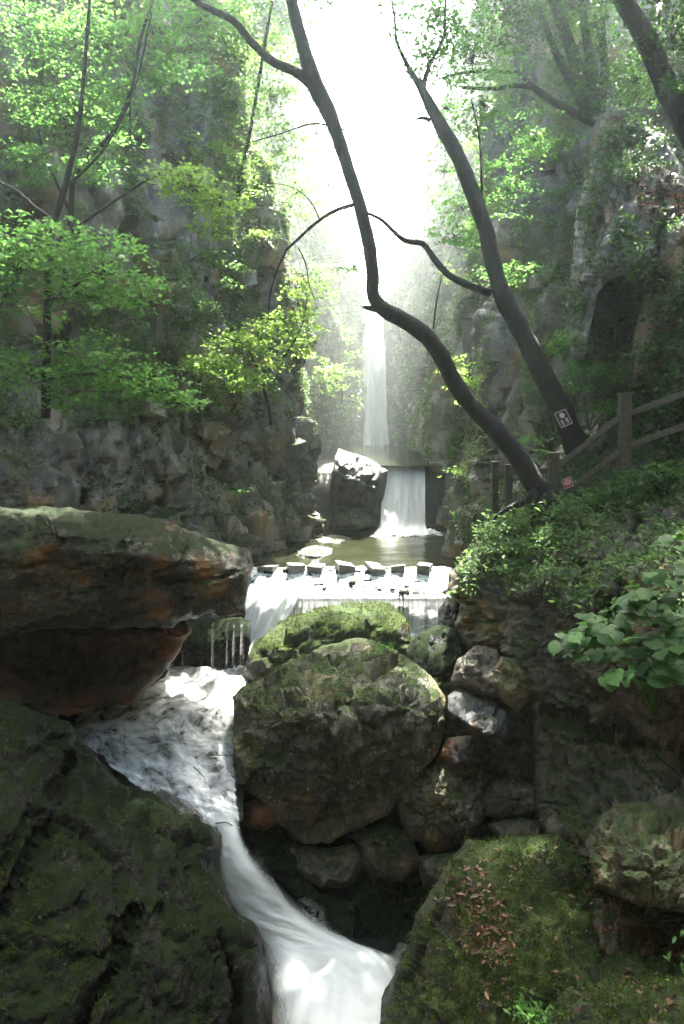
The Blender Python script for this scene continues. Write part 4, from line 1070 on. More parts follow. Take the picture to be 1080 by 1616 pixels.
foliage(t2, [(680, 95, 13.3, 36, 44, 600), (690, 30, 13.4, 40, 40, 600), (650, 70, 13.2, 30, 40, 320), (625, 20, 13.2, 30, 30, 260), (745, 95, 13.5, 70, 55, 1000), (720, 20, 13.5, 60, 50, 700), (760, 165, 14.2, 50, 45, 800), (720, 375, 14.5, 50, 22, 500), (800, 300, 15.0, 60, 40, 900), (790, 430, 14.6, 60, 25, 700), (840, 220, 15.0, 60, 40, 900), (730, 330, 15.0, 40, 30, 500), (715, 60, 17, 40, 70, 800), (705, 170, 18, 35, 60, 700), (700, 270, 19, 35, 50, 600)], 0.08, M['leaf_near'], 73, twigs=M['twig'])

# --- trees at the upper right
t3 = empty('upper_tree', at(1110, 250, 10.5)); tag(t3, 'thick dark trunk slanting across the upper right corner', 'tree')
limb('trunk', [(1120, 270, 50, 10.5), (1082, 190, 46), (1048, 125, 42), (1022, 65, 38), (992, 15, 34), (965, -40, 30), (930, -110, 24)], 10.5, M['bark'], t3, 33, 12)
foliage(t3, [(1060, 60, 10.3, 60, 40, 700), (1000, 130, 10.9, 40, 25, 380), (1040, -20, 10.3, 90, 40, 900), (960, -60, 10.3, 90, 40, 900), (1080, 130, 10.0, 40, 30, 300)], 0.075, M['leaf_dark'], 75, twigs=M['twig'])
t4 = empty('cliff_tree', at(930, 180, 14.8)); tag(t4, 'tree of several upright stems on the buttress, upper right', 'tree')
for k, pix in enumerate([[(930, 185, 34), (915, 120, 26), (895, 60, 22), (872, 0, 18), (850, -60, 14)], [(938, 180, 28), (934, 110, 22), (925, 50, 18), (915, -40, 14)], [(925, 175, 20), (890, 110, 15), (868, 60, 12), (850, 10, 10)], [(945, 175, 20), (955, 110, 16), (950, 40, 13), (960, -30, 10)]]):
    limb('stem', pix, 14.8, M['bark2'], t4, 41 + k)
limb('branch', [(938, 196, 14), (905, 178, 16), (870, 158, 14), (845, 140, 12), (820, 118, 8), (780, 112, 7), (725, 116, 5), (690, 125, 3)], 14.8, M['bark'], t4, 47)
limb('branch', [(842, 138, 10), (815, 135, 9), (780, 140, 8), (730, 138, 6)], 14.6, M['bark'], t4, 49)
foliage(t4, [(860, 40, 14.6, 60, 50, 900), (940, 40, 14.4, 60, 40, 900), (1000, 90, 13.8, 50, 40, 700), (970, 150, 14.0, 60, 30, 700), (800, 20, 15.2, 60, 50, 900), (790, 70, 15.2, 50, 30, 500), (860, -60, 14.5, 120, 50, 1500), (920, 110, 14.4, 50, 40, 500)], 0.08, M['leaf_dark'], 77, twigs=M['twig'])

# --- trees on the left
t5 = empty('maple_tree', at(72, 640, 9.6)); tag(t5, 'bright green maple in front of the left cliff with tiers of leaves', 'tree')
limb('trunk', [(72, 660, 20, 9.6), (74, 560, 18), (76, 470, 16), (84, 360, 14), (104, 290, 12), (124, 200, 10), (134, 100, 8), (142, 0, 6), (146, -60, 5)], 9.6, M['bark2'], t5, 51)
limb('branch', [(88, 350, 8), (60, 330, 6), (25, 300, 5), (-20, 280, 4)], 9.6, M['bark2'], t5, 53, 6)
limb('branch', [(76, 480, 9), (120, 450, 6), (180, 430, 4), (230, 430, 3)], 9.5, M['bark2'], t5, 55, 6)
limb('branch', [(74, 600, 8), (140, 590, 6), (220, 600, 4), (300, 640, 2.5)], 9.4, M['bark2'], t5, 57, 6)
limb('branch', [(100, 300, 7), (160, 240, 5), (205, 160, 4), (240, 20, 3)], 9.8, M['bark2'], t5, 58, 6)
foliage(t5, [(70, 390, 9.4, 110, 45, 1300), (30, 420, 9.1, 60, 45, 800), (160, 425, 9.5, 90, 50, 1200), (100, 470, 9.2, 110, 45, 800), (225, 470, 9.7, 45, 45, 400),
             (50, 580, 9.2, 90, 26, 600), (160, 585, 9.3, 100, 36, 900), (240, 612, 9.4, 60, 22, 800), (282, 636, 9.5, 30, 10, 260), (120, 620, 9.1, 80, 26, 350), (10, 600, 9.2, 50, 30, 250), (110, 545, 9.5, 90, 30, 350)], 0.07, M['leaf_near'], 79, lobes=True, twigs=M['twig'], droop=0.3)
t6 = empty('slender_tree', at(-40, 480, 11.5)); tag(t6, 'slender arching tree reaching a leafy branch across the left cliff', 'tree')
limb('trunk', [(-50, 560, 16, 11.5), (20, 450, 12), (95, 378, 8), (150, 338, 6.5), (200, 305, 5.5), (245, 280, 5), (290, 292, 3.5), (325, 308, 2)], 11.5, M['bark2'], t6, 61, 7)
limb('branch', [(110, 365, 5), (150, 372, 3.5), (205, 368, 2)], 11.5, M['bark2'], t6, 62, 5)
foliage(t6, [(300, 290, 11.4, 60, 20, 650), (345, 320, 11.4, 45, 20, 480), (335, 360, 11.4, 28, 18, 240), (250, 275, 11.4, 30, 12, 160)], 0.07, M['leaf_yel'], 81, lobes=True, twigs=M['twig'])
t7 = empty('ledge_tree', at(430, 660, 16.0)); tag(t7, 'yellow-green tree leaning out of the left cliff above the bare rock', 'tree')
limb('trunk', [(430, 670, 9, 16.2), (420, 625, 7, 16.0), (405, 580, 6, 15.6), (385, 545, 4, 15.3), (350, 530, 3, 15.1)], 15.8, M['bark2'], t7, 63, 6)
limb('branch', [(415, 600, 5), (450, 560, 4), (478, 510, 3), (485, 470, 2)], 15.7, M['bark2'], t7, 64, 6)
foliage(t7, [(380, 540, 15.4, 45, 22, 650), (350, 580, 15.3, 50, 18, 600), (400, 600, 15.3, 30, 22, 500), (440, 520, 15.6, 40, 25, 600), (480, 490, 15.8, 32, 45, 700), (425, 560, 15.5, 30, 20, 350), (470, 545, 15.8, 26, 20, 300), (320, 570, 15.1, 30, 14, 260)], 0.085, M['leaf_yel'], 83, lobes=True, twigs=M['twig'])
t8 = empty('canopy_tree', at(120, 420, 13.5)); tag(t8, 'tall thin-stemmed tree shading the upper left corner', 'tree')
limb('trunk', [(100, 470, 13, 13.5), (112, 350, 11), (118, 280, 10), (180, 205, 8), (208, 140, 7), (222, 60, 6), (245, -10, 5), (260, -90, 4)], 13.5, M['bark2'], t8, 65, 8)
limb('branch', [(205, 150, 4), (206, 210, 3), (213, 270, 1.6)], 13.5, M['bark2'], t8, 66, 5)
limb('branch', [(112, 340, 7), (60, 200, 5), (70, 90, 4), (78, 0, 3)], 13.5, M['bark2'], t8, 67, 5)
foliage(t8, [(40, 60, 13, 70, 50, 1100), (140, 50, 13.5, 70, 40, 1100), (240, 40, 13.8, 70, 40, 1000), (60, 160, 13, 60, 30, 800), (160, 150, 13.6, 60, 30, 800), (40, 260, 13, 60, 26, 700), (140, 260, 13.5, 50, 24, 500), (230, 120, 14, 50, 30, 500), (320, 30, 14.4, 60, 40, 900), (80, -70, 13, 140, 50, 2000), (260, -70, 14, 140, 50, 2000), (180, 210, 13.8, 50, 20, 400), (300, 100, 15, 40, 30, 400)], 0.08, M['leaf_near'], 85, lobes=True, twigs=M['twig'])
t9 = empty('hazy_tree', at(380, 330, 19.0)); tag(t9, 'pale hazy tree overhanging from the left cliff near the bright gap', 'tree')
limb('trunk', [(370, 340, 10, 19.4), (385, 260, 8, 19), (400, 180, 7, 18.7), (415, 90, 6, 18.4), (430, 0, 5, 18.2), (440, -60, 4, 18)], 19, M['bark2'], t9, 68, 7)
foliage(t9, [(400, 60, 18.6, 70, 50, 1300), (430, 150, 18.6, 50, 45, 900), (370, 160, 18.8, 60, 50, 1000), (440, 240, 18.8, 45, 40, 800), (380, 270, 19, 50, 35, 600), (440, -40, 18.4, 70, 50, 1100), (350, 60, 19, 60, 60, 900), (470, 300, 19.2, 40, 40, 500), (470, 100, 20, 40, 60, 700), (500, 210, 22, 40, 60, 700), (520, 290, 24, 35, 50, 500), (490, 30, 21, 40, 60, 600)], 0.09, M['leaf_mid'], 87, twigs=M['twig'])

# --- unseen crowns added overhead to keep sun and sky light off the foreground
def shade_crown(parent, spots, leaf, mat, seed):
    r = np.random.default_rng(seed)
    P = []; N = []
    for (x, y, z, rx, ry, n) in spots:
        k = n // 26
        q = np.array([x, y, z]) + r.normal(0, 0.5, (k, 3)) * np.array([rx, ry, 0.8])
        for c in q:
            a = r.uniform(0, 6.28, 26); rr = np.sqrt(r.random(26)) * 0.5
            P.append(c + np.stack([rr * np.cos(a), rr * np.sin(a), r.normal(0, 0.06, 26)], 1))
            N.append(np.array([0, 0, 1.0]) + r.normal(0, 0.4, (26, 3)))
    P = np.concatenate(P); N = np.concatenate(N)
    leaves(P, leaf * r.uniform(.7, 1.2, len(P)), N, r.uniform(0, 6.28, len(P)), mat, 'shade_crown', parent)
shade_crown(t1, [(-1.2, 17, 17.0, 1.0, 1.6, 3000), (-0.6, 20.2, 17.8, 1.0, 1.6, 3000), (-2.2, 18.5, 17.4, 0.9, 1.4, 1800), (0.4, 18, 17.6, 1.0, 1.6, 1800), (0.8, 15.5, 17.0, 1.0, 1.6, 1300), (1.2, 19, 17.6, 1.1, 2.0, 1900), (0.5, 8, 13.0, 1.6, 2, 2800), (-0.8, 3, 12.0, 1.8, 2.4, 3600), (-4, 2.5, 12.0, 1.8, 2.2, 3200)], 0.2, M['leaf_mid'], 303)
shade_crown(t2, [(3.0, 17, 17.2, 1.4, 2.2, 2300), (3.0, 21, 18.2, 1.5, 2.2, 3600), (1.9, 19.5, 18.2, 0.9, 1.4, 1600), (1.6, 22.6, 18.6, 1.2, 1.8, 1700), (2.6, 24.6, 19.2, 1.5, 1.2, 1700)], 0.2, M['leaf_mid'], 305)
shade_crown(t4, [(5.0, 19, 17.4, 1.4, 2.2, 1800), (5.2, 16.3, 17.2, 1.1, 1.2, 2000)], 0.2, M['leaf_dark'], 307)
shade_crown(t3, [(3.0, 7, 12.6, 1.8, 2.4, 3600), (3.4, 2, 12.0, 2.0, 2.6, 4200), (0.5, -3, 12.0, 2.4, 2.6, 4600), (4.0, -7, 12.0, 2.6, 2.8, 4200), (-3.5, -3, 12, 2.2, 2.8, 4200), (-2, -9, 12.5, 3, 3, 4600), (5.2, 11, 13.5, 1.5, 2, 1800)], 0.30, M['leaf_dark'], 309)

# --- trees on the lip of the far high fall
for k, (cl, lab, root) in enumerate([
    ([(540, 430, 31, 30, 40, 900), (560, 380, 33, 30, 40, 700), (520, 350, 29, 30, 50, 900), (505, 450, 27, 25, 40, 700)], 'pale green far tree left of the bright gap', (530, 480, 30)),
    ([(640, 420, 33, 40, 35, 900), (620, 460, 33, 30, 20, 500), (680, 380, 30, 30, 50, 900)], 'hazy far tree standing above the high waterfall', (640, 500, 33)),
    ([(660, 540, 29, 25, 45, 700), (690, 470, 28, 25, 45, 700), (650, 600, 29, 20, 30, 400)], 'hazy bush growth on the far right wall beside the high waterfall', (665, 640, 29)),
    ([(540, 560, 28, 25, 40, 600), (545, 640, 28, 22, 35, 500), (520, 600, 24, 15, 40, 500)], 'pale bush growth on the far left wall beside the high waterfall', (540, 680, 28))]):
    tr = empty('far_tree', at(*root)); tag(tr, lab, 'tree', 'hazy trees around the far waterfall')
    q = cl[0]
    limb('trunk', [(root[0], root[1], 5, root[2]), ((root[0] + q[0]) / 2, (root[1] + q[1]) / 2, 4, root[2]), (q[0], q[1], 2, q[2])], root[2], M['bark2'], tr, 91 + k, 6)
    foliage(tr, cl, 0.14, M['leaf_yel'] if k in (0, 3) else M['leaf_mid'], 91 + k)

for k, (px, py, Y, rx, ry) in enumerate([(545, 425, 36.5, 26, 30), (600, 385, 42, 26, 30), (650, 420, 38, 30, 34), (560, 462, 35.2, 26, 16), (628, 462, 35.2, 34, 18), (668, 350, 44, 36, 36), (548, 350, 44, 34, 36)]):
    tr = empty('hill_tree', at(px, py + ry + 20, Y)); tag(tr, 'misty pale tree on the far slope, ' + ['second from the left, above the high waterfall', 'the middle one, high up', 'right of centre behind the leaning trunk', 'low one just above the high waterfall', 'low one right of the high waterfall top', 'highest one on the right', 'leftmost and highest one'][k], 'tree', 'misty trees on the far slope')
    limb('trunk', [(px, py + ry + 24, 5, Y), (px + 2, py + ry * 0.5, 4, Y), (px - 1, py, 2, Y)], Y, M['bark2'], tr, 191 + k, 6)
    foliage(tr, [(px, py, Y, rx, ry, 700), (px - rx * .5, py + ry * .5, Y, rx * .6, ry * .5, 300), (px + rx * .5, py + ry * .4, Y, rx * .6, ry * .5, 300)], 0.17, M['leaf_yel'] if k % 2 else M['leaf_mid'], 191 + k)

# --- shrubs by the stairs and on the outcrop
def shrub(name, label, base, clusters, leaf, mat, seed, group=None, lobes=False, long=1.3, droop=0.5):
    o = empty(name, at(*base)); tag(o, label, 'shrub', group)
    b = np.array(at(*base))
    for k, cl in enumerate(clusters[:5]):
        c = at(cl[0], cl[1], cl[2])
        tube('stem', [b, (b + c) / 2 + np.array([0.03, 0, 0.04]), c], [0.014, 0.010, 0.005], M['twig'], o, sides=5, seg=7, seed=seed + k)
    foliage(o, clusters, leaf, mat, seed, 'foliage', lobes=lobes, droop=droop, long=long)
    return o
shrub('fern_shrub', 'dense leafy shrub spreading over the crest of the outcrop', (860, 850, 11.2), [(800, 830, 11.6, 40, 18, 700), (850, 820, 11.4, 50, 20, 900), (900, 800, 11.3, 45, 16, 700), (830, 860, 11.0, 45, 18, 700), (880, 850, 10.9, 45, 20, 700), (930, 830, 10.8, 40, 18, 500)], 0.075, M['leaf_mid'], 101)
shrub('fern_shrub', 'leafy undergrowth right of the railing foot', (990, 800, 10.6), [(960, 790, 11.0, 40, 16, 500), (1010, 770, 10.8, 45, 16, 600), (1060, 750, 10.4, 50, 20, 700), (1040, 800, 10.2, 50, 20, 500)], 0.075, M['leaf_dark'], 103)
shrub('fern_shrub', 'small pale plants trailing down the left tip of the outcrop', (755, 900, 11.4), [(770, 870, 11.3, 28, 16, 260), (750, 895, 11.3, 20, 14, 180), (735, 930, 11.3, 14, 18, 120), (800, 895, 10.8, 20, 14, 160), (845, 910, 10.3, 18, 10, 90)], 0.07, M['leaf_mid'], 105)
shrub('stair_shrub', 'bright shrub hanging between the tree trunk and the rail post', (930, 680, 13.0), [(915, 600, 13.4, 30, 30, 500), (945, 590, 13.2, 30, 25, 450), (960, 640, 13.0, 30, 25, 350), (900, 560, 13.8, 25, 25, 280), (880, 540, 13.8, 22, 20, 200)], 0.075, M['leaf_near'], 107)
shrub('stair_shrub', 'dark shrub above the upper handrail at the right edge', (1070, 640, 11.6), [(1050, 560, 11.8, 45, 30, 700), (1075, 620, 11.5, 35, 25, 450), (1040, 640, 11.6, 30, 18, 280), (1070, 500, 12.0, 40, 25, 400)], 0.075, M['leaf_dark'], 109)
shrub('gap_shrub', 'sunlit yellowish shrub beside the leaning trunk', (745, 640, 16.0), [(730, 600, 16.5, 22, 14, 260), (745, 640, 15.6, 16, 10, 130), (715, 580, 17.5, 20, 18, 260), (722, 745, 14.8, 12, 8, 70)], 0.075, M['leaf_yel'], 111)
shrub('gap_shrub', 'small bright sprig right of the leaning trunk base', (840, 700, 13.4), [(835, 692, 13.2, 18, 8, 110), (860, 720, 13.0, 20, 10, 140)], 0.075, M['leaf_near'], 113)
shrub('rock_sprig', 'small green sprig on the bare rock of the left cliff', (370, 785, 16.0), [(368, 775, 15.9, 14, 7, 70)], 0.08, M['leaf_near'], 115)
shrub('moss_sprig', 'tuft of bright weeds on top of the largest mossy boulder', (610, 1032, 11.4), [(606, 1026, 11.4, 18, 7, 120), (520, 1062, 10.4, 30, 8, 90)], 0.05, M['leaf_near'], 117)
shrub('moss_sprig', 'bright green weed at the bottom edge, lower right', (850, 1616, 5.3), [(845, 1605, 5.3, 35, 18, 160)], 0.05, M['leaf_near'], 119)

shrub('moss_sprig', 'single bright leaf sprig at the right edge near the bottom', (1078, 1530, 5.2), [(1074, 1506, 5.2, 8, 12, 26)], 0.06, M['leaf_near'], 121)

# small shrubs clinging to the cliffs
def cliff_spots(V, F, n, seed, cond):
    r = np.random.default_rng(seed)
    c = V[F].mean(1)
    ok = np.where(cond(c))[0]
    return c[r.choice(ok, n)], r
sL, rL = cliff_spots(VL, FL, 46, 11, lambda c: (c[:, 1] > 11) & (c[:, 1] < 22) & (c[:, 2] > 4.2) & (c[:, 2] < 17))
sR, rR = cliff_spots(VR, FR, 34, 12, lambda c: (c[:, 1] > 13) & (c[:, 1] < 28) & (c[:, 2] > 3.5) & (c[:, 2] < 17))
def cliff_shrub(c, r, label, group, k):
    o = empty('cliff_shrub', c); tag(o, label, 'shrub', group)
    n = int(r.integers(4, 9))
    rad = r.uniform(0.25, 0.6)
    cen = c + np.array([-np.sign(c[0] - 1.2) * 0.3, -0.25, 0.15])
    P = []; N = []
    for j in range(n):
        s = cen + r.normal(0, 0.5, 3) * np.array([rad, rad, rad * 0.6])
        m = 26
        a = r.uniform(0, 6.28, m); rr = np.sqrt(r.random(m)) * r.uniform(0.15, 0.32)
        P.append(s + np.stack([rr * np.cos(a), rr * np.sin(a), r.normal(0, 0.04, m) - rr * 0.3], 1)); N.append(np.array([0, -0.2, 1]) + r.normal(0, 0.45, (m, 3)))
        if j < 3:
            tube('stem', [c, (c + s) / 2 + np.array([0, 0, 0.05]), s], [0.012, 0.009, 0.004], M['twig'], o, sides=4, seg=6, seed=k)
    P = np.concatenate(P); N = np.concatenate(N)
    leaves(P, 0.10 * r.uniform(.6, 1.2, len(P)), N, r.uniform(0, 6.28, len(P)), M['leaf_mid'] if r.random() < 0.6 else M['leaf_yel'], 'foliage', o, long=1.2)
ORD = ['first', 'second', 'third', 'fourth', 'fifth', 'sixth', 'seventh', 'eighth', 'ninth', 'tenth', 'eleventh', 'twelfth', 'thirteenth', 'fourteenth', 'fifteenth']
def pixel(p):
    d = np.asarray(p) - CAM
    f = d[1] * _CP - d[2] * _SP; v = d[1] * _SP + d[2] * _CP
    return CX + F_PX * d[0] / f, CY - F_PX * v / f
for (spots_, rr_, side) in ((sL, rL, 'left'), (sR, rR, 'right')):
    seen = sorted([(pixel(c), tuple(c)) for c in spots_ if 10 < pixel(c)[0] < 1070 and 10 < pixel(c)[1] < 800], key=lambda q: q[0][1])
    rows = np.array_split(np.arange(len(seen)), 4)
    k = 0
    for ri, idx in enumerate(rows):
        for oi, q in enumerate(sorted([seen[i] for i in idx], key=lambda q: q[0][0])):
            cliff_shrub(np.array(q[1]), rr_, 'leafy shrub rooted in the %s cliff, %s from the left in its %s row' % (side, ORD[oi], ['topmost', 'upper middle', 'lower middle', 'lowest'][ri]), 'shrubs on the %s cliff' % side, k)
            k += 1

# creepers and grass that nobody could count
def creeper(name, V, F, n, seed, cond, leaf, mat, thr=0.0, lift=0.05):
    r = np.random.default_rng(seed)
    c = V[F].mean(1)
    nn = np.cross(V[F[:, 2]] - V[F[:, 0]], V[F[:, 3]] - V[F[:, 1]])
    nn /= np.linalg.norm(nn, axis=1, keepdims=True) + 1e-9
    nn *= np.where(((np.array([1.0, 10, 6]) - c) * nn).sum(1) < 0, -1, 1)[:, None]
    dens = fbm(c * np.array([1.3, 1.3, 0.55]), 5, seed, 0.65) + 0.25 * np.clip(nn[:, 2], 0, 1)
    ok = np.where(cond(c) & (dens > thr))[0]
    i = r.choice(ok, n)
    P = c[i] + r.normal(0, 0.07, (n, 3)) + nn[i] * np.abs(r.normal(0, lift, n))[:, None]
    N = nn[i] * 0.5 + np.array([0, -0.2, 0.6]) + r.normal(0, 0.45, (n, 3))
    o = leaves(P, leaf * r.uniform(0.5, 1.3, n), N, r.uniform(0, 6.28, n), mat, name, long=1.3)
    return tag(o, kind='stuff')
tag(creeper('creeper', VL, FL, 110000, 21, lambda c: (c[:, 1] > 8) & (c[:, 1] < 22.5) & (c[:, 2] > 3.6) & (c[:, 2] < 18), 0.085, M['leaf_ivy'], 0.02), 'pale creepers and grass covering the upper left cliff', 'creeper')
tag(creeper('creeper', VL, FL, 9000, 22, lambda c: (c[:, 1] > 8) & (c[:, 1] < 22.5) & (c[:, 2] > -0.5) & (c[:, 2] < 3.8), 0.07, M['leaf_dark'], 0.1), 'sparse dark creepers on the lower left cliff', 'creeper')
tag(creeper('creeper', VR, FR, 75000, 23, lambda c: (c[:, 1] > 8) & (c[:, 1] < 22) & (c[:, 2] > 1.5) & (c[:, 2] < 18), 0.085, M['leaf_ivy'], 0.06), 'creepers covering the right cliff', 'creeper')
tag(creeper('creeper', VL, FL, 26000, 24, lambda c: (c[:, 1] > 22) & (c[:, 2] > 2), 0.15, M['leaf_mid'], -0.1), 'hazy greenery on the far left wall', 'creeper')
tag(creeper('creeper', VR, FR, 28000, 25, lambda c: (c[:, 1] > 21.5) & (c[:, 2] > 2), 0.15, M['leaf_mid'], -0.1), 'hazy greenery on the far right wall', 'creeper')

for (rec, n, sd_, lab, z) in ((TOPROCK, 6500, 29, 'creepers hanging over the top of the rock outcrop', 1.2), (R15, 5000, 26, 'creepers trailing over the grey buttress', -9), (R16, 3500, 27, 'creepers on the dark buttress at the right edge', -9), (R17, 7000, 28, 'low plants covering the bank behind the railing', -9)):
    tag(creeper('creeper', rec['V'], rec['F'], n, sd_, lambda c: c[:, 2] > z, 0.08, M['leaf_mid'] if z > 0 else M['leaf_dark'], 0.0), lab, 'creeper')

# the plant with large leaves at the right edge: every leaf is a part
def broad_leaf_mesh(seed):
    r = np.random.default_rng(seed)
    ring = []
    n = 26
    for k in range(n):
        a = -math.pi + 2 * math.pi * k / n
        rad = 1.0 + 0.07 * math.cos(3 * a) + (0.045 if k % 2 else -0.02) + r.normal(0, 0.02)
        x = math.cos(a) * rad * 0.58 + 0.42
        y = math.sin(a) * rad * 0.54
        if k == 0: x += 0.2                        # notch at the stalk
        if abs(a) < 0.13: x += 0.12
        ring.append((x, y, -0.16 * (x - 0.3) ** 2 - 0.12 * y * y + 0.10 * abs(y) + r.normal(0, 0.012)))
    mid = [(0.2, 0, 0.05), (0.55, 0, 0.045), (0.8, 0, 0.0)]
    V = ring + mid
    F = []
    c = n + 1
    for k in range(n):
        F.append((k, (k + 1) % n, c))
    return mesh('leaf', np.array(V), F, M['leaf_broad'], smooth=True)
BLM = [broad_leaf_mesh(i) for i in range(5)]
plant = empty('broadleaf_plant', at(1040, 1120, 6.4)); tag(plant, 'plant with large round green leaves at the right edge', 'plant')
rb = np.random.default_rng(5)
borg = np.array(plant['_org'])
spots = []
for (cx, cy, rx, ry, n, Y0) in ((960, 1000, 75, 38, 62, 6.2), (1040, 1030, 55, 48, 56, 5.9), (1040, 945, 55, 48, 54, 6.2), (1090, 900, 30, 30, 9, 6.0), (920, 1010, 42, 30, 22, 6.4), (1068, 850, 26, 35, 12, 6.2), (1000, 1065, 70, 22, 24, 5.8), (1010, 975, 60, 40, 26, 6.3)):
    for k in range(n):
        a = rb.uniform(0, 6.28); q = math.sqrt(rb.random())
        spots.append((cx + rx * q * math.cos(a), cy + ry * q * math.sin(a), Y0 + rb.uniform(-0.35, 0.35)))
for (px, py, Y) in spots:
    p = at(px, py, Y) - borg
    o = bpy.data.objects.new('leaf', BLM[rb.integers(5)])
    C.objects.link(o); o.parent = plant
    o.location = p
    s = rb.uniform(0.07, 0.17)
    o.scale = (s, s, s)
    o.rotation_euler = (rb.normal(0.30, 0.22), rb.normal(0.15, 0.2), math.radians(rb.normal(-100, 60)))
for k in range(9):
    px, py, Y = spots[k * 12]
    tube('stem', [borg + np.array([0, 0.1, -0.1]), (borg + at(px, py, Y)) / 2 + np.array([0, 0, 0.1]), at(px, py, Y + 0.05)], [0.012, 0.009, 0.005], M['leaf_dark'], plant, sides=5, seg=10, seed=k)

# fallen leaves and moss fuzz lying on the boulders
def on_rock(rec, poly, n, seed):
    r = np.random.default_rng(seed)
    P = np.array(poly, float)
    m = np.where(inside(P, rec['pts'][:, 0], rec['pts'][:, 1]))[0]
    i = r.choice(m, n)
    return rec['V'][i], rec['N'][i], r
def litter(rec, poly, n, seed, label, size=0.06):
    P, N, r = on_rock(rec, poly, n, seed)
    P = P + N * r.uniform(0.004, 0.03, n)[:, None] + r.normal(0, 0.02, (n, 3))
    o = leaves(P, size * (0.4 + 1.3 * r.random(n) ** 2), N + r.normal(0, 0.5, (n, 3)), r.uniform(0, 6.28, n), M['leaf_dry'], 'fallen_leaves', long=1.3)
    tag(o, label, 'fallen leaves', kind='stuff')
litter(R13, [(715, 1375), (770, 1380), (800, 1440), (815, 1520), (780, 1540), (730, 1500), (710, 1430)], 480, 3, 'dry brown leaves heaped on the mossy boulder, lower right')
litter(R13, [(690, 1350), (900, 1330), (950, 1450), (900, 1600), (640, 1600)], 420, 4, 'scattered dry leaves around the mossy boulder', 0.045)
litter(RB, [(905, 1405), (1080, 1430), (1080, 1520), (950, 1520)], 500, 5, 'dead leaves filling the gully, lower right')
litter(R14, [(840, 1560), (1080, 1510), (1080, 1610), (850, 1610)], 130, 6, 'dead leaves on the corner rock', 0.05)
litter(R15, [(990, 270), (1085, 290), (1080, 345), (1010, 360)], 260, 7, 'dead leaves on the ledge of the grey buttress', 0.11)
def fuzz(rec, n, seed, lo=0.35):
    r = np.random.default_rng(seed)
    ns = fbm(rec['V'] * 2.6 + 1.7, 4, 44)
    ok = np.where((rec['N'][:, 2] * 0.6 + ns * 0.8 > lo))[0]
    if len(ok) < 10: return
    i = r.choice(ok, n)
    P = rec['V'][i] + r.normal(0, 0.018, (n, 3)) + rec['N'][i] * 0.006
    N = np.stack([r.normal(0, 1, n), r.normal(0, 1, n), r.normal(0, .5, n)], 1)
    o = leaves(P, 0.028 * r.uniform(0.5, 1.3, n), N, r.uniform(0, 6.28, n), M['moss_tuft'], 'moss', rec['o'], long=1.2)
    tag(o, kind='stuff')
fuzz(R3, 9000, 1, 0.4); fuzz(R4, 3500, 2, 0.62); fuzz(R13, 14000, 3, 0.4); fuzz(R14, 5000, 4, 0.45); fuzz(TOPROCK, 5000, 5, 0.5); fuzz(R2, 2500, 6, 0.65)

# ------------------------------------------------------------------ railing and signs
def beam(name, a, b, w, h, parent, mat, seed=0):
    a = np.array(a, float); b = np.array(b, float)
    T = b - a; L = np.linalg.norm(T); T /= L
    up = np.array([0, 0, 1.0]) if abs(T[2]) < 0.9 else np.array([0, 1.0, 0])
    A = np.cross(T, up); A /= np.linalg.norm(A); B = np.cross(A, T)
    pr = []
    c = 0.18
    for (x, y) in ((-1, -1 + c), (-1 + c, -1), (1 - c, -1), (1, -1 + c), (1, 1 - c), (1 - c, 1), (-1 + c, 1), (-1, 1 - c)):
        pr.append((x, y))
    n = 8
    V = []; F = []
    for k in range(n):
        p = a + (b - a) * k / (n - 1)
        for (x, y) in pr:
            V.append(p + A * x * w / 2 + B * y * h / 2)
    V = np.array(V)
    V = V + 0.006 * np.stack([fbm(V * 5, 2, seed), fbm(V * 5 + 8, 2, seed), fbm(V * 5 + 16, 2, seed)], 1)
    for k in range(n - 1):
        for j in range(8):
            F.append((k * 8 + j, k * 8 + (j + 1) % 8, (k + 1) * 8 + (j + 1) % 8, (k + 1) * 8 + j))
    F.append(tuple(range(8))[::-1]); F.append(tuple((n - 1) * 8 + j for j in range(8)))
    return obj(name, V, F, mat, parent)

rail = empty('stair_railing', at(985, 735, 11.4)); tag(rail, 'weathered timber railing climbing the stairs on the right bank', 'railing')
YA, YB, YC, YD = 11.3, 12.0, 12.9, 13.2
for (px, t, b, Y, w) in ((986, 622, 742, YA, 0.17), (873, 716, 800, YB, 0.17), (803, 735, 800, YC, 0.13), (781, 730, 806, YD, 0.13)):
    post = beam('post', at(px, t, Y), at(px, b, Y), w, w, rail, M['wood'], px)
    beam('post_cap', at(px, t - 2, Y), at(px, t + 2, Y), w * 1.15, w * 1.15, post, M['wood'], px + 1)
    if px in (986, 873): beam('post_foot', at(px, b - 14, Y), at(px, b - 2, Y), w * 1.3, w * 1.3, post, M['wood'], px + 2)
for (a, b) in (((980, 658, YA), (874, 742, YB)), ((980, 712, YA), (874, 792, YB)), ((988, 655, YA), (1150, 596, 10.4)), ((988, 706, YA), (1150, 646, 10.4)), ((872, 742, YB), (781, 748, YD)), ((872, 786, YB), (781, 794, YD)), ((781, 748, YD), (776, 752, 14.2))):
    beam('rail', at(*a), at(*b), 0.07, 0.10, rail, M['wood'], int(a[0]))

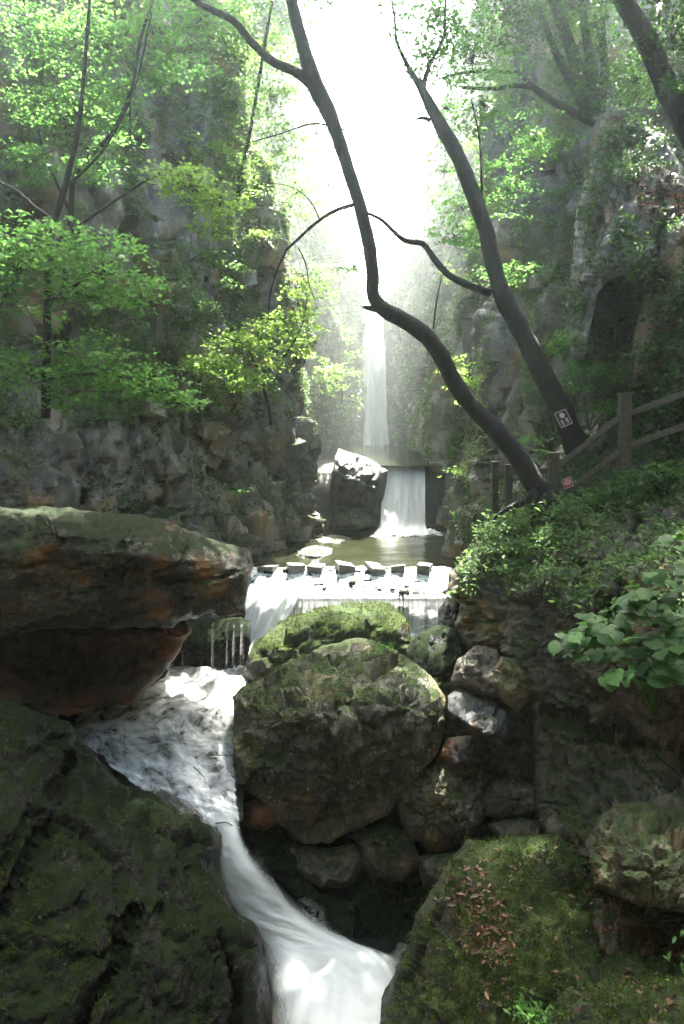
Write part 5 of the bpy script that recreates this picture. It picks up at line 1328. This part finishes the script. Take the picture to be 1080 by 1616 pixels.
def sign(label, corners, Y, panel, ink, deco):
    """corners in photo pixels: top-left, top-right, bottom-right, bottom-left"""
    c = [at(x, y, Y) for x, y in corners]
    org = sum(c) / 4
    o = empty('warning_sign', org); tag(o, label, 'sign', 'warning signs by the stairs')
    ex = ((c[1] - c[0]) + (c[2] - c[3])) / 4; ey = ((c[0] - c[3]) + (c[1] - c[2])) / 4
    nz = np.cross(ex, ey); nz /= np.linalg.norm(nz)
    if nz @ (CAM - org) < 0: nz = -nz
    def slab(name, poly, z0, z1, mat, par):
        n = len(poly)
        V = [org + ex * x + ey * y + nz * z for z in (z0, z1) for x, y in poly]
        F = [tuple(range(n)), tuple(range(2 * n - 1, n - 1, -1))] + [(i, (i + 1) % n, n + (i + 1) % n, n + i) for i in range(n)]
        return obj(name, np.array(V), F, mat, par)
    bd = slab('panel', [(-1, -1), (1, -1), (1, 1), (-1, 1)], -0.012, 0.0, panel, o)
    for (nm, poly) in deco:
        slab(nm, poly, 0.001, 0.004, ink, bd)
    return o
def disc(cx, cy, rx, ry, n=18): return [(cx + rx * math.cos(6.2832 * k / n), cy + ry * math.sin(6.2832 * k / n)) for k in range(n)]
def rect(x0, y0, x1, y1): return [(x0, y0), (x1, y0), (x1, y1), (x0, y1)]
def bar(x0, y0, x1, y1, w):
    dx, dy = x1 - x0, y1 - y0; l = math.hypot(dx, dy); ox, oy = -dy / l * w, dx / l * w
    return [(x0 + ox, y0 + oy), (x0 - ox, y0 - oy), (x1 - ox, y1 - oy), (x1 + ox, y1 + oy)]
M['sign_dark'] = plain('sign_dark_red', (0.055, 0.022, 0.022), 0.45, 30, 0.3, 0.001)
M['sign_red'] = plain('sign_red', (0.30, 0.03, 0.035), 0.45, 30, 0.3, 0.001)
M['sign_ink'] = plain('sign_white_paint', (0.62, 0.60, 0.58), 0.5, 40, 0.25, 0.001)
border = [('border', rect(-0.92, 0.86, 0.92, 0.93)), ('border', rect(-0.92, -0.93, 0.92, -0.86)), ('border', rect(-0.93, -0.85, -0.85, 0.85)), ('border', rect(0.85, -0.85, 0.93, 0.85))]
glyph = [('emblem', disc(0.0, 0.38, 0.40, 0.33)), ('letter', bar(-0.6, -0.22, -0.2, -0.22, .05)), ('letter', bar(-0.42, -0.08, -0.55, -0.6, .05)), ('letter', bar(-0.4, -0.3, -0.18, -0.6, .05)), ('letter', bar(0.15, -0.18, 0.6, -0.18, .05)), ('letter', bar(0.38, -0.05, 0.38, -0.62, .05)), ('letter', bar(0.15, -0.42, 0.6, -0.42, .05)), ('letter', bar(-0.55, -0.72, -0.2, -0.72, .04)), ('letter', bar(0.2, -0.7, 0.58, -0.62, .04))]
sign('dark red sign with a white emblem, tilted against the tree trunk', [(874, 652), (893, 644), (905, 668), (886, 677)], 12.75, M['sign_dark'], M['sign_ink'], border + glyph)
ringpoly = []
for k in range(12):
    a0, a1 = 6.2832 * k / 12, 6.2832 * (k + 1) / 12
    ringpoly.append(('emblem_ring', [(0.62 * math.cos(a0), 0.15 + 0.55 * math.sin(a0)), (0.62 * math.cos(a1), 0.15 + 0.55 * math.sin(a1)), (0.42 * math.cos(a1), 0.15 + 0.37 * math.sin(a1)), (0.42 * math.cos(a0), 0.15 + 0.37 * math.sin(a0))]))
sign('small red sign with a white ring, low behind the lower rail', [(888, 756), (899, 753), (908, 765), (890, 774)], 11.75, M['sign_red'], M['sign_ink'], border[:4] + ringpoly + [('emblem', disc(0, 0.15, 0.18, 0.16, 10))])

# ------------------------------------------------------------------ twigs caught on the stones
def twig(label, pix, Y):
    o = tube('twig', [at(p[0], p[1], Y) for p in pix], np.linspace(0.010, 0.004, len(pix)), M['twig'], None, sides=5, seg=14, seed=int(pix[0][0]))
    tag(o, label, 'twig', 'twigs caught along the stream')
twig('thin twig lying level across the foam by the largest boulder', [(330, 1191), (350, 1192), (372, 1192)], 9.9)
twig('short twig sticking up out of the foam run', [(306, 1210), (316, 1220), (326, 1231)], 9.6)
twig('forked twig arching over the head of the chute', [(340, 1300), (358, 1298), (372, 1308), (380, 1326)], 8.7)
twig('twig floating down the middle of the chute', [(428, 1443), (440, 1452), (452, 1464)], 8.2)
twig('long thin twig in front of the right veil of the weir', [(642, 1002), (665, 990), (695, 984), (718, 982)], 13.6)
twig('dead twig among the rocks below the weir', [(628, 1040), (650, 1028), (665, 1012), (690, 1000)], 11.9)

# ------------------------------------------------------------------ the misty air of the gorge
def haze():
    x0, x1, y0, y1, z0, z1 = -72, 72, -62, 112, -6, 62
    V = np.array([(x, y, z) for x in (x0, x1) for y in (y0, y1) for z in (z0, z1)], float)
    F = [(0, 1, 3, 2), (4, 6, 7, 5), (0, 4, 5, 1), (2, 3, 7, 6), (0, 2, 6, 4), (1, 5, 7, 3)]
    m = bpy.data.materials.new('pale_mist')
    m.use_nodes = True
    nt = m.node_tree; nt.nodes.clear()
    out = nt.nodes.new('ShaderNodeOutputMaterial')
    v = nt.nodes.new('ShaderNodeVolumePrincipled')
    v.inputs['Color'].default_value = (0.84, 0.98, 0.94, 1)
    v.inputs['Density'].default_value = 0.0014
    v.inputs['Anisotropy'].default_value = 0.78
    nt.links.new(v.outputs[0], out.inputs['Volume'])
    tag(obj('haze', V, F, m, origin=(0, 0, 0)), kind='stuff')
haze()

def glow_mist():
    """spray mist added to the far chamber for its glow: a rounded closed body"""
    n, m = 24, 14
    V = []
    for i in range(n):
        for j in range(m + 1):
            th = 2 * math.pi * i / n; ph = math.pi * j / m
            V.append((1.5 + 7.0 * math.cos(th) * math.sin(ph), 28.0 + 8.6 * math.sin(th) * math.sin(ph), 7.0 + 11.0 * math.cos(ph)))
    F = []
    for i in range(n):
        for j in range(m):
            a, b = i * (m + 1) + j, ((i + 1) % n) * (m + 1) + j
            F.append((a, a + 1, b + 1, b))
    mt = bpy.data.materials.new('glow_spray')  # extra mist volume that brightens the far gap
    mt.use_nodes = True
    nt = mt.node_tree; nt.nodes.clear()
    out = nt.nodes.new('ShaderNodeOutputMaterial')
    v = nt.nodes.new('ShaderNodeVolumePrincipled')
    v.inputs['Color'].default_value = (0.90, 0.98, 0.95, 1)
    v.inputs['Density'].default_value = 0.0100
    v.inputs['Anisotropy'].default_value = 0.7
    nt.links.new(v.outputs[0], out.inputs['Volume'])
    tag(obj('mist', np.array(V), F, mt, origin=(0, 0, 0)), kind='stuff')
glow_mist()

for o in bpy.data.objects:
    if '_org' in o: del o['_org']
